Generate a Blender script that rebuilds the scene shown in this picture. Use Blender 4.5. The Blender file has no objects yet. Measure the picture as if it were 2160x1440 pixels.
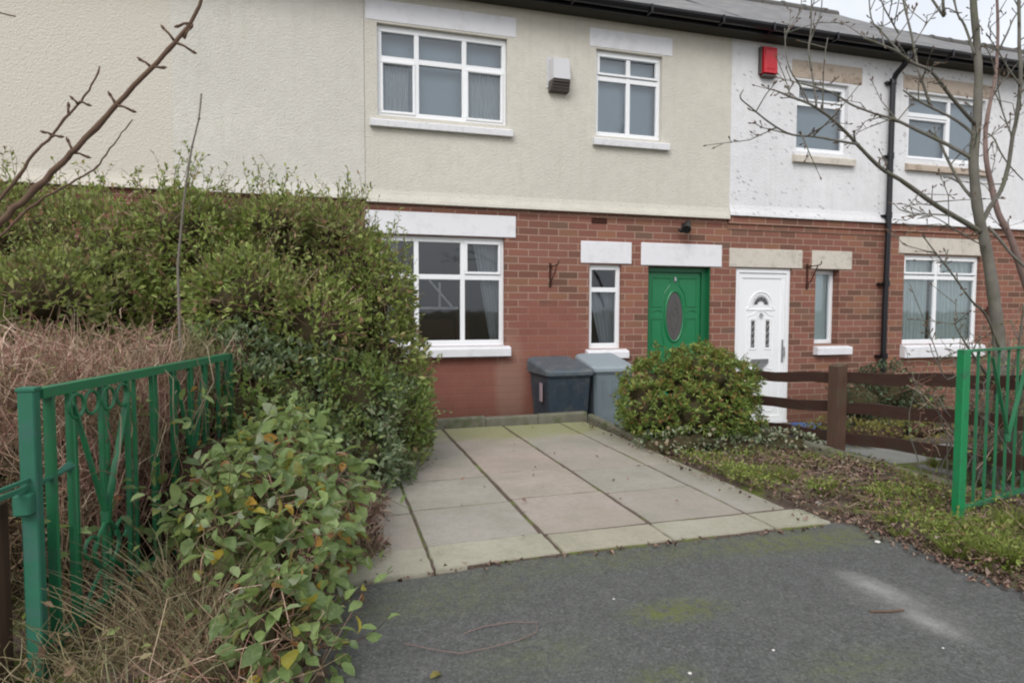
import bpy, math, random
import numpy as np
from mathutils import Vector, Matrix
R = math.radians
random.seed(7); rng = np.random.default_rng(11)
SC = bpy.context.scene
COL = SC.collection

# ------------------------------------------------------------------ camera, world, sun, exposure
cam = bpy.data.cameras.new("camera"); camo = bpy.data.objects.new("camera", cam); COL.objects.link(camo)
cam.sensor_width = 36.0; cam.lens = 1325.3 / 2160 * 36.0; cam.clip_end = 2000; cam.clip_start = 0.05
yaw, pitch, roll = .28183, -.05063, .00192
_f = Vector((math.sin(yaw) * math.cos(pitch), math.cos(yaw) * math.cos(pitch), math.sin(pitch)))
_r = Vector((math.cos(yaw), -math.sin(yaw), 0)); _u = _r.cross(_f)
_r2 = _r * math.cos(roll) + _u * math.sin(roll); _u2 = -_r * math.sin(roll) + _u * math.cos(roll)
m = Matrix.Identity(4)
for i in range(3):
    m[i][0] = _r2[i]; m[i][1] = _u2[i]; m[i][2] = -_f[i]
m[0][3], m[1][3], m[2][3] = 0, 0, 1.1
camo.matrix_world = m
SC.camera = camo

w = bpy.data.worlds.new("World"); SC.world = w; w.use_nodes = True
nt = w.node_tree; nt.nodes.clear()
sky = nt.nodes.new('ShaderNodeTexSky'); sky.sky_type = 'NISHITA'; sky.sun_disc = False
sky.sun_elevation = R(42); sky.sun_rotation = R(215); sky.air_density = 1.2; sky.dust_density = 6.0; sky.ozone_density = 1.0
hsv = nt.nodes.new('ShaderNodeHueSaturation'); hsv.inputs['Saturation'].default_value = .22
bg = nt.nodes.new('ShaderNodeBackground'); bg.inputs[1].default_value = .13
wo = nt.nodes.new('ShaderNodeOutputWorld')
nt.links.new(sky.outputs[0], hsv.inputs['Color']); # an even layer of high white cloud over the sky, slightly mottled
cl_n = nt.nodes.new('ShaderNodeTexNoise'); cl_n.inputs['Scale'].default_value = 2.2; cl_n.inputs['Detail'].default_value = 5
cl_c = nt.nodes.new('ShaderNodeValToRGB'); cl_c.color_ramp.elements[0].position = .3; cl_c.color_ramp.elements[0].color = (6.0, 6.35, 7.0, 1); cl_c.color_ramp.elements[1].position = .7; cl_c.color_ramp.elements[1].color = (8.2, 8.4, 8.7, 1)
cl_t = nt.nodes.new('ShaderNodeTexCoord'); nt.links.new(cl_t.outputs['Generated'], cl_n.inputs['Vector']); nt.links.new(cl_n.outputs['Fac'], cl_c.inputs[0])
cl_m = nt.nodes.new('ShaderNodeMix'); cl_m.data_type = 'RGBA'; cl_m.inputs[0].default_value = .72
nt.links.new(hsv.outputs[0], cl_m.inputs[6]); nt.links.new(cl_c.outputs[0], cl_m.inputs[7]); nt.links.new(cl_m.outputs[2], bg.inputs[0]); nt.links.new(bg.outputs[0], wo.inputs[0])
sl = bpy.data.lights.new("sun", 'SUN'); sl.energy = 1.3; sl.angle = R(30); sl.color = (1, .97, .93)
so = bpy.data.objects.new("sun", sl); COL.objects.link(so)
# light travels from the sun (behind the camera, to its left, above the clouds)
_az, _el = R(215), R(42)
so.rotation_euler = Vector((math.sin(_az) * math.cos(_el), math.cos(_az) * math.cos(_el), math.sin(_el))).to_track_quat('Z', 'Y').to_euler()
SC.view_settings.view_transform = 'Standard'; SC.view_settings.look = 'None'
SC.view_settings.exposure = 0.32; SC.view_settings.gamma = 1
SC.render.engine = 'CYCLES'
SC.cycles.max_bounces = 6; SC.cycles.transparent_max_bounces = 12; SC.cycles.filter_width = 2.1

# ------------------------------------------------------------------ materials
MATS = {}
def newmat(name, rough=.7, spec=.3):
    m = bpy.data.materials.new(name); m.use_nodes = True
    n = m.node_tree.nodes; b = n['Principled BSDF']
    b.inputs['Roughness'].default_value = rough
    b.inputs['Specular IOR Level'].default_value = spec
    MATS[name] = m
    return m, m.node_tree, b
def N(t, kind, **kw):
    n = t.nodes.new(kind)
    for k, v in kw.items():
        if k in n.inputs: n.inputs[k].default_value = v
        else: setattr(n, k, v)
    return n
def L(t, a, b): t.links.new(a, b)
def ramp(t, fac, stops, interp='LINEAR'):
    r = t.nodes.new('ShaderNodeValToRGB'); r.color_ramp.interpolation = interp
    e = r.color_ramp.elements
    while len(e) < len(stops): e.new(.5)
    for i, (p, c) in enumerate(stops):
        e[i].position = p; e[i].color = (c[0], c[1], c[2], 1) if len(c) == 3 else c
    if fac is not None: L(t, fac, r.inputs[0])
    return r.outputs[0]
def mixc(t, fac, a, b, mode='MIX'):
    mx = t.nodes.new('ShaderNodeMix'); mx.data_type = 'RGBA'; mx.blend_type = mode
    for inp, v in ((mx.inputs[0], fac), (mx.inputs[6], a), (mx.inputs[7], b)):
        if hasattr(v, 'is_linked') or isinstance(v, bpy.types.NodeSocket): L(t, v, inp)
        elif isinstance(v, (int, float)): inp.default_value = v
        else: inp.default_value = (v[0], v[1], v[2], 1)
    return mx.outputs[2]
def noise(t, scale, detail=4, rough=.55, vec=None, dist=0):
    n = N(t, 'ShaderNodeTexNoise', Scale=scale, Detail=detail, Roughness=rough, Distortion=dist)
    if vec is None:
        g = t.nodes.new('ShaderNodeTexCoord'); vec = g.outputs['Object']
    L(t, vec, n.inputs['Vector'])
    return n.outputs['Fac']
def bump(t, b, h, strength=.5, dist=.01, prev=None):
    n = N(t, 'ShaderNodeBump', Strength=strength, Distance=dist); L(t, h, n.inputs['Height'])
    if prev is not None: L(t, prev, n.inputs['Normal'])
    L(t, n.outputs[0], b.inputs['Normal']); return n.outputs[0]
def math_(t, op, a, b=None, clamp=False):
    n = t.nodes.new('ShaderNodeMath'); n.operation = op; n.use_clamp = clamp
    for i, v in enumerate((a, b)):
        if v is None: continue
        if isinstance(v, (int, float)): n.inputs[i].default_value = v
        else: L(t, v, n.inputs[i])
    return n.outputs[0]
def worldpos(t):
    g = t.nodes.new('ShaderNodeNewGeometry'); return g.outputs['Position']
def sep(t, v):
    s = t.nodes.new('ShaderNodeSeparateXYZ'); L(t, v, s.inputs[0]); return s.outputs
def comb(t, x, y, z=0):
    c = t.nodes.new('ShaderNodeCombineXYZ')
    for i, v in enumerate((x, y, z)):
        if isinstance(v, (int, float)): c.inputs[i].default_value = v
        else: L(t, v, c.inputs[i])
    return c.outputs[0]
def blob(t, pos, cx, cy, rx, ry, soft=.5, nz=0, ns=6):
    """1 inside an ellipse on two coordinates of pos (a stain with a shape of its own)"""
    x, y = pos
    dx = math_(t, 'DIVIDE', math_(t, 'SUBTRACT', x, cx), rx); dy = math_(t, 'DIVIDE', math_(t, 'SUBTRACT', y, cy), ry)
    d = math_(t, 'SQRT', math_(t, 'ADD', math_(t, 'MULTIPLY', dx, dx), math_(t, 'MULTIPLY', dy, dy)))
    if nz:
        nn = noise(t, ns, 5, .65, comb(t, x, y))
        d = math_(t, 'ADD', d, math_(t, 'MULTIPLY', math_(t, 'SUBTRACT', nn, .5), nz))
    r = t.nodes.new('ShaderNodeMapRange'); r.inputs[1].default_value = 1 - soft; r.inputs[2].default_value = 1 + soft
    r.inputs[3].default_value = 1; r.inputs[4].default_value = 0
    L(t, d, r.inputs[0]); return r.outputs[0]

def plain(name, col, rough=.6, spec=.4, var=.12, scale=18, bmp=0.0, metal=0, dirt=None):
    m, t, b = newmat(name, rough, spec)
    n1 = noise(t, scale, 5, .6)
    c = mixc(t, n1, [x * (1 - var) for x in col], [min(1, x * (1 + var)) for x in col])
    if dirt:
        n2 = noise(t, dirt[1], 6, .7)
        k = ramp(t, n2, [(.5, (0, 0, 0)), (.72, (1, 1, 1))])
        c = mixc(t, k, c, dirt[0])
    L(t, c, b.inputs['Base Color'])
    b.inputs['Metallic'].default_value = metal
    if bmp: bump(t, b, n1, bmp, .004)
    return m

def m_render(name, col, warm=None):
    """roughcast render painted in a flat colour, weathered"""
    m, t, b = newmat(name, .88, .15)
    p = worldpos(t); s = sep(t, p)
    n1 = noise(t, 1.1, 5, .6, p); n2 = noise(t, 9, 5, .62, p)
    c = mixc(t, ramp(t, n1, [(.35, (0, 0, 0)), (.7, (1, 1, 1))]), [x * .94 for x in col], [x * 1.03 for x in col])
    c = mixc(t, ramp(t, n2, [(.42, (0, 0, 0)), (.75, (.55, .55, .55))]), c, [col[0] * .84, col[1] * .83, col[2] * .82])
    # streaks of grime running down
    st = noise(t, 1, 4, .6, comb(t, math_(t, 'MULTIPLY', s[0], 14), math_(t, 'MULTIPLY', s[2], .9)))
    c = mixc(t, ramp(t, st, [(.52, (0, 0, 0)), (.8, (.28, .28, .28))]), c, [col[0] * .72, col[1] * .72, col[2] * .66])
    if warm:
        k = math_(t, 'LESS_THAN', s[0], -1.42)
        c = mixc(t, math_(t, 'MULTIPLY', k, 1.0), c, mixc(t, n2, [x * .95 for x in warm], warm))
    if 'white' in name:   # scraped dabs showing grey in the white paint
        v = N(t, 'ShaderNodeTexVoronoi', Scale=7.5, Randomness=1.0)
        q = comb(t, math_(t, 'MULTIPLY', s[0], 1.2), s[1], math_(t, 'ADD', math_(t, 'MULTIPLY', s[2], 2.2), math_(t, 'MULTIPLY', s[0], .8)))
        L(t, q, v.inputs['Vector'])
        k = ramp(t, v.outputs['Distance'], [(.0, (1, 1, 1)), (.16, (.8, .8, .8)), (.27, (0, 0, 0))])
        k = mixc(t, ramp(t, noise(t, 2.3, 3, .5, p), [(.42, (0, 0, 0)), (.56, (.9, .9, .9))]), (0, 0, 0), k)
        c = mixc(t, k, c, (.36, .36, .37))
    L(t, c, b.inputs['Base Color'])
    v2 = N(t, 'ShaderNodeTexVoronoi', Scale=55.0); L(t, p, v2.inputs['Vector'])
    h = math_(t, 'ADD', math_(t, 'MULTIPLY', v2.outputs['Distance'], .6), noise(t, 26, 6, .7, comb(t, s[0], s[1], math_(t, 'MULTIPLY', s[2], 1.6))))
    bump(t, b, h, .55, .012)
    return m
m_render('cream_render', (.60, .572, .505)); m_render('pale_cream_render', (.60, .58, .53), (.60, .56, .49))
m_render('white_render', (.72, .72, .74))

def m_brick(name, paint=False):
    m, t, b = newmat(name, .9, .12)
    p = worldpos(t); s = sep(t, p)
    wob = noise(t, 5, 2, .5, p)
    vec = comb(t, s[0], math_(t, 'ADD', s[2], math_(t, 'MULTIPLY', wob, .006)))
    bt = N(t, 'ShaderNodeTexBrick', Scale=1.0); bt.offset = .5
    bt.inputs['Brick Width'].default_value = .240; bt.inputs['Row Height'].default_value = .081
    bt.inputs['Mortar Size'].default_value = .0058; bt.inputs['Mortar Smooth'].default_value = .25; bt.inputs['Bias'].default_value = 0
    bt.inputs['Color1'].default_value = (0, 0, 0, 1); bt.inputs['Color2'].default_value = (1, 1, 1, 1); bt.inputs['Mortar'].default_value = (.5, .5, .5, 1)
    L(t, vec, bt.inputs['Vector'])
    col = ramp(t, bt.outputs['Color'], [(0, (.12, .062, .045)), (.18, (.225, .082, .062)), (.45, (.27, .100, .076)), (.7, (.305, .12, .09)), (.86, (.33, .145, .085)), (1, (.16, .095, .072))])
    f = noise(t, 70, 5, .7, p); col = mixc(t, f, mixc(t, .55, col, (.05, .03, .025)), mixc(t, .25, col, (.42, .25, .18)))
    big = noise(t, 1.7, 4, .6, p); col = mixc(t, ramp(t, big, [(.4, (0, 0, 0)), (.75, (.6, .6, .6))]), col, mixc(t, .45, col, (.13, .09, .065)))
    mort = mixc(t, noise(t, 4, 4, .6, p), (.33, .21, .155), (.43, .31, .25))
    c = mixc(t, bt.outputs['Fac'], col, mort)
    fac = bt.outputs['Fac']
    if paint:   # a patch brushed over in brick-red masonry paint round and below the windows
        k1 = blob(t, (s[0], s[2]), 1.45, .0, 1.3, .56, .08, .45, 4)
        k2 = math_(t, 'MULTIPLY', blob(t, (s[0], s[2]), 2.42, .72, .50, .48, .14, .9, 4), .8)
        k = math_(t, 'MAXIMUM', k1, k2)
        pc = mixc(t, noise(t, 3.5, 6, .7, p), (.20, .066, .05), (.29, .13, .10))
        pale = mixc(t, blob(t, (s[0], s[2]), 1.95, .25, .17, .6, .25, .5, 4), pc, (.30, .17, .13))
        pc = mixc(t, math_(t, 'MULTIPLY', bt.outputs['Fac'], .3), pale, (.16, .065, .05))
        c = mixc(t, math_(t, 'MULTIPLY', k, .84), c, pc)
        fac = math_(t, 'MULTIPLY', fac, math_(t, 'SUBTRACT', 1, math_(t, 'MULTIPLY', k, .7)))
    # darker brown towards the foot of the wall, with a ragged edge
    low = math_(t, 'SUBTRACT', math_(t, 'ADD', .02, math_(t, 'MULTIPLY', noise(t, 3, 5, .7, p), .35)), s[2])
    c = mixc(t, math_(t, 'MULTIPLY', low, 1.1, True), c, (.10, .055, .04))
    L(t, c, b.inputs['Base Color'])
    h = math_(t, 'ADD', math_(t, 'MULTIPLY', fac, -1), math_(t, 'MULTIPLY', f, .35))
    bump(t, b, h, .8, .008)
    return m
m_brick('red_brick'); m_brick('red_brick_painted', True)

def m_slate(name):
    m, t, b = newmat(name, .6, .35)
    p = worldpos(t); s = sep(t, p)
    bt = N(t, 'ShaderNodeTexBrick', Scale=1.0); bt.offset = .5
    bt.inputs['Brick Width'].default_value = .27; bt.inputs['Row Height'].default_value = .19
    bt.inputs['Mortar Size'].default_value = .004; bt.inputs['Mortar Smooth'].default_value = .1
    bt.inputs['Color1'].default_value = (0, 0, 0, 1); bt.inputs['Color2'].default_value = (1, 1, 1, 1); bt.inputs['Mortar'].default_value = (0, 0, 0, 1)
    L(t, comb(t, s[0], math_(t, 'MULTIPLY', s[1], 1.16)), bt.inputs['Vector'])
    c = ramp(t, bt.outputs['Color'], [(0, (.13, .128, .135)), (.5, (.165, .16, .165)), (1, (.205, .198, .195))])
    c = mixc(t, ramp(t, noise(t, 6, 6, .7, p), [(.45, (0, 0, 0)), (.7, (.6, .6, .6))]), c, (.19, .185, .15))
    c = mixc(t, math_(t, 'MULTIPLY', bt.outputs['Fac'], .8), c, (.05, .05, .05))
    L(t, c, b.inputs['Base Color'])
    saw = math_(t, 'FRACT', math_(t, 'DIVIDE', math_(t, 'MULTIPLY', s[1], 1.16), .19))
    bump(t, b, math_(t, 'SUBTRACT', math_(t, 'ADD', math_(t, 'MULTIPLY', bt.outputs['Fac'], -1), noise(t, 30, 4, .6, p)), saw), .9, .012)
    return m
m_slate('roof_slate')

plain('ridge_clay', (.105, .10, .095), .8, .2, .25, 12, .3)
plain('white_paint', (.66, .66, .68), .55, .35, .05, 9, .05, dirt=((.48, .48, .47), 14))
plain('lintel_white', (.72, .72, .75), .6, .3, .05, 5, .08, dirt=((.60, .60, .61), 5))
plain('stone_lintel', (.56, .515, .455), .85, .2, .10, 7, .2, dirt=((.36, .33, .28), 12))
plain('stained_lintel', (.46, .385, .32), .85, .2, .16, 7, .2, dirt=((.22, .17, .12), 7))
plain('upvc', (.80, .81, .83), .3, .5, .025, 6)
plain('gutter_black', (.005, .005, .008), .35, .5, .2, 20)
plain('eaves_shade_dark', (.05, .045, .035), .8, .2, .3, 8)
plain('green_gloss', (.010, .165, .060), .33, .5, .14, 5, .03)
plain('green_frame', (.010, .125, .050), .4, .5, .15, 8, .03)
plain('gate_green', (.018, .150, .062), .5, .45, .22, 11, .15, dirt=((.055, .105, .085), 26))
plain('gate_green_weathered', (.026, .140, .085), .6, .35, .25, 9, .15, dirt=((.075, .12, .135), 7))
plain('post_green', (.010, .20, .070), .4, .5, .12, 12, .05, dirt=((.03, .11, .06), 18))
plain('lead', (.075, .07, .07), .4, .5, .2, 30)
plain('rust', (.055, .022, .015), .85, .2, .3, 40, .3)
plain('red_plastic', (.50, .012, .022), .35, .5, .06, 8)
plain('cowl_white', (.54, .54, .56), .5, .4, .05, 12)
plain('cowl_brown', (.10, .085, .08), .7, .3, .2, 30)
plain('black_plastic', (.012, .012, .013), .4, .5, .2, 20)
plain('bin_body', (.030, .045, .062), .52, .4, .25, 14, .08, dirt=((.075, .08, .08), 9))
plain('bin_lid', (.075, .095, .115), .5, .45, .2, 12, .05, dirt=((.15, .155, .145), 11))
plain('bin_blue_body', (.16, .20, .225), .5, .4, .10, 6, .05, dirt=((.20, .25, .27), 5))
plain('bin_blue_lid', (.26, .31, .34), .5, .45, .10, 7, .05)
plain('label_pale', (.35, .27, .30), .6, .3, .15, 30)
plain('blue_plastic', (.045, .10, .27), .45, .45, .25, 12)
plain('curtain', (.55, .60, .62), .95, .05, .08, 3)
plain('blind_grey', (.68, .76, .75), .9, .1, .06, 3)
plain('room_grey', (.42, .50, .56), .9, .1, .08, 2)
plain('room_dark', (.035, .03, .028), .95, .05, .3, 2)
plain('room_brown', (.06, .028, .02), .95, .05, .3, 2)
plain('chrome', (.35, .35, .36), .3, .5, .1, 20, 0, .7)
plain('concrete_edge', (.17, .165, .125), .9, .15, .4, 12, .7, dirt=((.075, .095, .03), 5))
plain('stone_white', (.62, .60, .56), .8, .2, .1, 30)

def m_wood(name):
    m, t, b = newmat(name, .8, .2)
    g = t.nodes.new('ShaderNodeTexCoord'); s = sep(t, g.outputs['Object'])
    n1 = noise(t, 1, 5, .65, comb(t, math_(t, 'MULTIPLY', s[0], 3), math_(t, 'MULTIPLY', s[1], 3), math_(t, 'MULTIPLY', s[2], 55)))
    n2 = noise(t, 6, 4)
    c = mixc(t, n1, (.030, .017, .014), (.085, .042, .032)); c = mixc(t, ramp(t, n2, [(.5, (0, 0, 0)), (.75, (.7, .7, .7))]), c, (.055, .05, .035))
    L(t, c, b.inputs['Base Color']); bump(t, b, n1, .5, .004)
m_wood('fence_brown')
def m_woodpost(name):
    m, t, b = newmat(name, .85, .2)
    g = t.nodes.new('ShaderNodeTexCoord'); s = sep(t, g.outputs['Object'])
    n1 = noise(t, 1, 5, .65, comb(t, math_(t, 'MULTIPLY', s[0], 60), math_(t, 'MULTIPLY', s[1], 60), math_(t, 'MULTIPLY', s[2], 3)))
    c = mixc(t, n1, (.055, .030, .022), (.135, .082, .058)); c = mixc(t, ramp(t, noise(t, 5, 4), [(.5, (0, 0, 0)), (.7, (.7, .7, .7))]), c, (.08, .085, .045))
    L(t, c, b.inputs['Base Color']); bump(t, b, n1, .5, .004)
m_woodpost('fence_post_brown')

def m_glass(name, refl=.18, tint=(.75, .82, .85)):
    m, t, b = newmat(name)
    t.nodes.remove(b)
    out = [n for n in t.nodes if n.type == 'OUTPUT_MATERIAL'][0]
    tr = N(t, 'ShaderNodeBsdfTransparent'); tr.inputs[0].default_value = (*tint, 1)
    gl = N(t, 'ShaderNodeBsdfGlossy'); gl.inputs['Roughness'].default_value = .03; gl.inputs[0].default_value = (.9, .93, .96, 1)
    fr = N(t, 'ShaderNodeFresnel', IOR=1.52)
    p = worldpos(t); nb = N(t, 'ShaderNodeBump', Strength=.06, Distance=.02); L(t, noise(t, 2.2, 2, .5, p), nb.inputs['Height'])
    L(t, nb.outputs[0], gl.inputs['Normal'])
    k = math_(t, 'ADD', math_(t, 'MULTIPLY', fr.outputs[0], 1.7), refl, True)
    mx = t.nodes.new('ShaderNodeMixShader'); L(t, k, mx.inputs[0]); L(t, tr.outputs[0], mx.inputs[1]); L(t, gl.outputs[0], mx.inputs[2])
    L(t, mx.outputs[0], out.inputs[0])
m_glass('glass', .05, (.93, .97, .98)); m_glass('glass_dark', .02, (.74, .76, .78))

def m_leaf(name, stops, rough=.5, trans=.25, patch=None, pscale=2.0):
    m, t, b = newmat(name, rough, .35)
    g = t.nodes.new('ShaderNodeNewGeometry')
    c = ramp(t, g.outputs['Random Per Island'], stops)
    if patch:   # patches of another growth colour through the plant
        c2 = ramp(t, g.outputs['Random Per Island'], patch)
        k = ramp(t, noise(t, pscale, 3, .6, g.outputs['Position']), [(.44, (0, 0, 0)), (.58, (1, 1, 1))])
        c = mixc(t, k, c, c2)
    sp = noise(t, 85, 4, .7, g.outputs['Position'])     # blotches and wear within each blade
    c = mixc(t, ramp(t, sp, [(.36, (.4, .4, .4)), (.52, (0, 0, 0))]), c, mixc(t, .45, c, (.07, .06, .03)))
    c = mixc(t, ramp(t, sp, [(.52, (0, 0, 0)), (.72, (.5, .5, .5))]), c, (.46, .48, .24))
    L(t, c, b.inputs['Base Color'])
    out = [n for n in t.nodes if n.type == 'OUTPUT_MATERIAL'][0]
    tr = N(t, 'ShaderNodeBsdfTranslucent'); L(t, mixc(t, .4, c, (.40, .46, .10)) if trans > .16 else c, tr.inputs[0])
    mx = t.nodes.new('ShaderNodeMixShader'); mx.inputs[0].default_value = min(.5, trans * 1.6)
    L(t, b.outputs[0], mx.inputs[1]); L(t, tr.outputs[0], mx.inputs[2]); L(t, mx.outputs[0], out.inputs[0])
G1, G2, G3 = (.035, .065, .018), (.085, .135, .03), (.16, .20, .05)
m_leaf('hedge_leaf', [(0, (.10, .15, .045)), (.2, (.18, .26, .06)), (.5, (.28, .37, .09)), (.78, (.40, .47, .14)), (.94, (.50, .54, .20)), (.975, (.30, .15, .09)), (1, (.42, .24, .15))], .5, .25,
       [(0, (.12, .11, .06)), (.3, (.22, .23, .09)), (.55, (.28, .34, .11)), (.84, (.38, .45, .15)), (.92, (.32, .18, .11)), (1, (.44, .28, .19))], 1.6)
m_leaf('blue_leaf', [(0, (.07, .11, .065)), (.3, (.12, .185, .10)), (.6, (.19, .26, .15)), (.85, (.28, .34, .22)), (.95, (.38, .41, .31)), (1, (.2, .11, .06))], .45, .2,
       [(0, (.06, .09, .03)), (.5, (.14, .22, .05)), (.9, (.23, .32, .08)), (1, (.26, .17, .07))], 2.5)
m_leaf('climber_leaf', [(0, (.11, .17, .075)), (.35, (.19, .28, .10)), (.6, (.26, .36, .13)), (.80, (.36, .46, .20)), (.86, (.34, .39, .31)), (.925, (.32, .34, .08)), (.955, (.5, .34, .03)), (.975, (.42, .16, .07)), (1, (.32, .15, .08))], .4, .3)
m_leaf('pieris_leaf', [(0, (.06, .11, .025)), (.25, (.12, .21, .04)), (.55, (.20, .30, .06)), (.82, (.34, .42, .10)), (.94, (.36, .20, .07)), (1, (.28, .10, .06))], .4, .2)
m_leaf('pieris_tip', [(0, (.20, .06, .03)), (.4, (.28, .12, .04)), (.7, (.30, .24, .06)), (1, (.24, .25, .07))], .4, .25)
m_leaf('ivy_leaf', [(0, (.07, .10, .055)), (.35, (.15, .20, .11)), (.65, (.27, .31, .20)), (.85, (.44, .46, .34)), (1, (.26, .14, .08))], .45, .15)
m_leaf('weed_leaf', [(0, (.10, .14, .03)), (.4, (.20, .28, .05)), (.7, (.30, .37, .08)), (.85, (.38, .40, .14)), (1, (.28, .15, .07))], .5, .25)
m_leaf('dead_leaf', [(0, (.05, .028, .025)), (.3, (.12, .06, .05)), (.55, (.20, .12, .10)), (.75, (.27, .19, .16)), (.9, (.27, .16, .12)), (1, (.38, .31, .25))], .75, .1)
m_leaf('dark_shrub_leaf', [(0, (.02, .03, .018)), (.5, (.05, .085, .04)), (.85, (.09, .14, .07)), (1, (.15, .18, .11))], .45, .15)
m_leaf('yellow_leaf', [(0, (.17, .15, .03)), (.5, (.24, .19, .05)), (1, (.14, .16, .04))], .5, .2)
m_leaf('dead_twig', [(0, (.16, .065, .05)), (.3, (.34, .16, .13)), (.6, (.48, .27, .22)), (.85, (.62, .43, .34)), (1, (.74, .60, .46))], .85, .0,
       [(0, (.09, .07, .035)), (.4, (.17, .13, .07)), (.8, (.26, .21, .11)), (1, (.36, .30, .19))], 1.4)
m_leaf('straw', [(0, (.20, .13, .08)), (.4, (.33, .25, .15)), (.7, (.42, .36, .23)), (.9, (.24, .30, .13)), (1, (.5, .45, .32))], .75, .15)
m_leaf('grass', [(0, (.13, .18, .03)), (.5, (.26, .34, .06)), (.85, (.38, .42, .11)), (1, (.38, .30, .14))], .55, .3)
m_leaf('withered_mix', [(0, (.10, .05, .04)), (.35, (.22, .12, .09)), (.6, (.34, .24, .16)), (.75, (.20, .24, .08)), (.9, (.30, .36, .12)), (1, (.44, .34, .14))], .6, .2)
plain('bark_brown', (.12, .076, .052), .85, .2, .3, 30, .4)
plain('bark_tree', (.155, .145, .125), .85, .2, .32, 14, .5, dirt=((.10, .11, .06), 9))
plain('bark_grey', (.16, .14, .12), .85, .2, .25, 20, .4)
plain('bark_pink', (.20, .14, .125), .85, .2, .25, 20, .4)
plain('shrub_core', (.06, .05, .028), .95, .05, .7, 26, .9)
plain('core_brown', (.06, .038, .028), .95, .05, .5, 14)
plain('bush_twig', (.085, .055, .038), .85, .2, .3, 30)

# ---- ground materials
def m_soil():
    m, t, b = newmat('soil', .95, .1)
    p = worldpos(t); n1 = noise(t, 3, 6, .7, p); n2 = noise(t, 28, 5, .7, p)
    c = mixc(t, n2, (.07, .052, .042), (.19, .145, .12)); c = mixc(t, ramp(t, n1, [(.50, (0, 0, 0)), (.60, (1, 1, 1))]), c, mixc(t, n2, (.10, .125, .03), (.20, .24, .07)))
    L(t, c, b.inputs['Base Color']); bump(t, b, n2, .9, .03)
m_soil()
def m_asphalt():
    m, t, b = newmat('asphalt', .9, .2)
    p = worldpos(t); s = sep(t, p)
    v = N(t, 'ShaderNodeTexVoronoi', Scale=130.0); L(t, p, v.inputs['Vector'])
    agg = ramp(t, v.outputs['Color'], [(.1, (.068, .069, .067)), (.5, (.102, .104, .102)), (.9, (.145, .146, .141)), (1, (.22, .22, .21))])
    c = agg
    n1 = noise(t, 2.2, 5, .65, p); c = mixc(t, ramp(t, n1, [(.4, (0, 0, 0)), (.7, (.55, .55, .55))]), c, (.128, .131, .122))
    n5 = noise(t, 11, 5, .7, p); c = mixc(t, ramp(t, n5, [(.42, (.45, .45, .45)), (.6, (0, 0, 0))]), c, (.075, .077, .073))
    n3 = noise(t, 95, 3, .75, p); c = mixc(t, ramp(t, n3, [(.52, (0, 0, 0)), (.68, (.6, .6, .6))]), c, (.20, .20, .19))
    n4 = noise(t, 60, 3, .7, p); c = mixc(t, ramp(t, n4, [(.5, (0, 0, 0)), (.68, (.75, .75, .75))]), c, (.065, .068, .06))
    for cx, cy, rx, ry, k0, nz in ((1.20, 1.99, .17, .07, .8, .9), (1.50, 2.48, .9, .10, .35, .9), (.95, 1.62, .10, .06, .5, .9), (2.2, 2.42, .35, .10, .6, .9), (.62, 1.85, .2, .1, .25, 1), (.35, 2.3, .35, .12, .3, .9), (1.55, 1.52, .2, .08, .3, .9)):
        k = blob(t, (s[0], s[1]), cx, cy, rx, ry, .6, nz, 14)
        k = math_(t, 'MULTIPLY', k, math_(t, 'MULTIPLY', ramp(t, noise(t, 22, 6, .75, p), [(.42, (.05, .05, .05)), (.56, (1, 1, 1))]), k0))
        c = mixc(t, k, c, mixc(t, n3, (.10, .115, .03), (.16, .18, .045)))
    # pale scuffs
    q = (math_(t, 'SUBTRACT', s[0], math_(t, 'MULTIPLY', s[1], -.05)), s[1])
    for cx, cy, rx, ry in ((2.16, 1.94, .055, .12), (2.10, 1.66, .04, .09), (2.13, 1.80, .11, .22)):
        k = blob(t, q, cx, cy, rx, ry, .7, .5, 7)
        c = mixc(t, math_(t, 'MULTIPLY', math_(t, 'MULTIPLY', k, ramp(t, noise(t, 26, 5, .7, p), [(.3, (.45, .45, .45)), (.6, (1, 1, 1))])), .55 if rx < .1 else .22), c, (.36, .36, .34))
    L(t, c, b.inputs['Base Color'])
    bump(t, b, math_(t, 'ADD', v.outputs['Distance'], n3), .7, .006)
m_asphalt()
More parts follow.
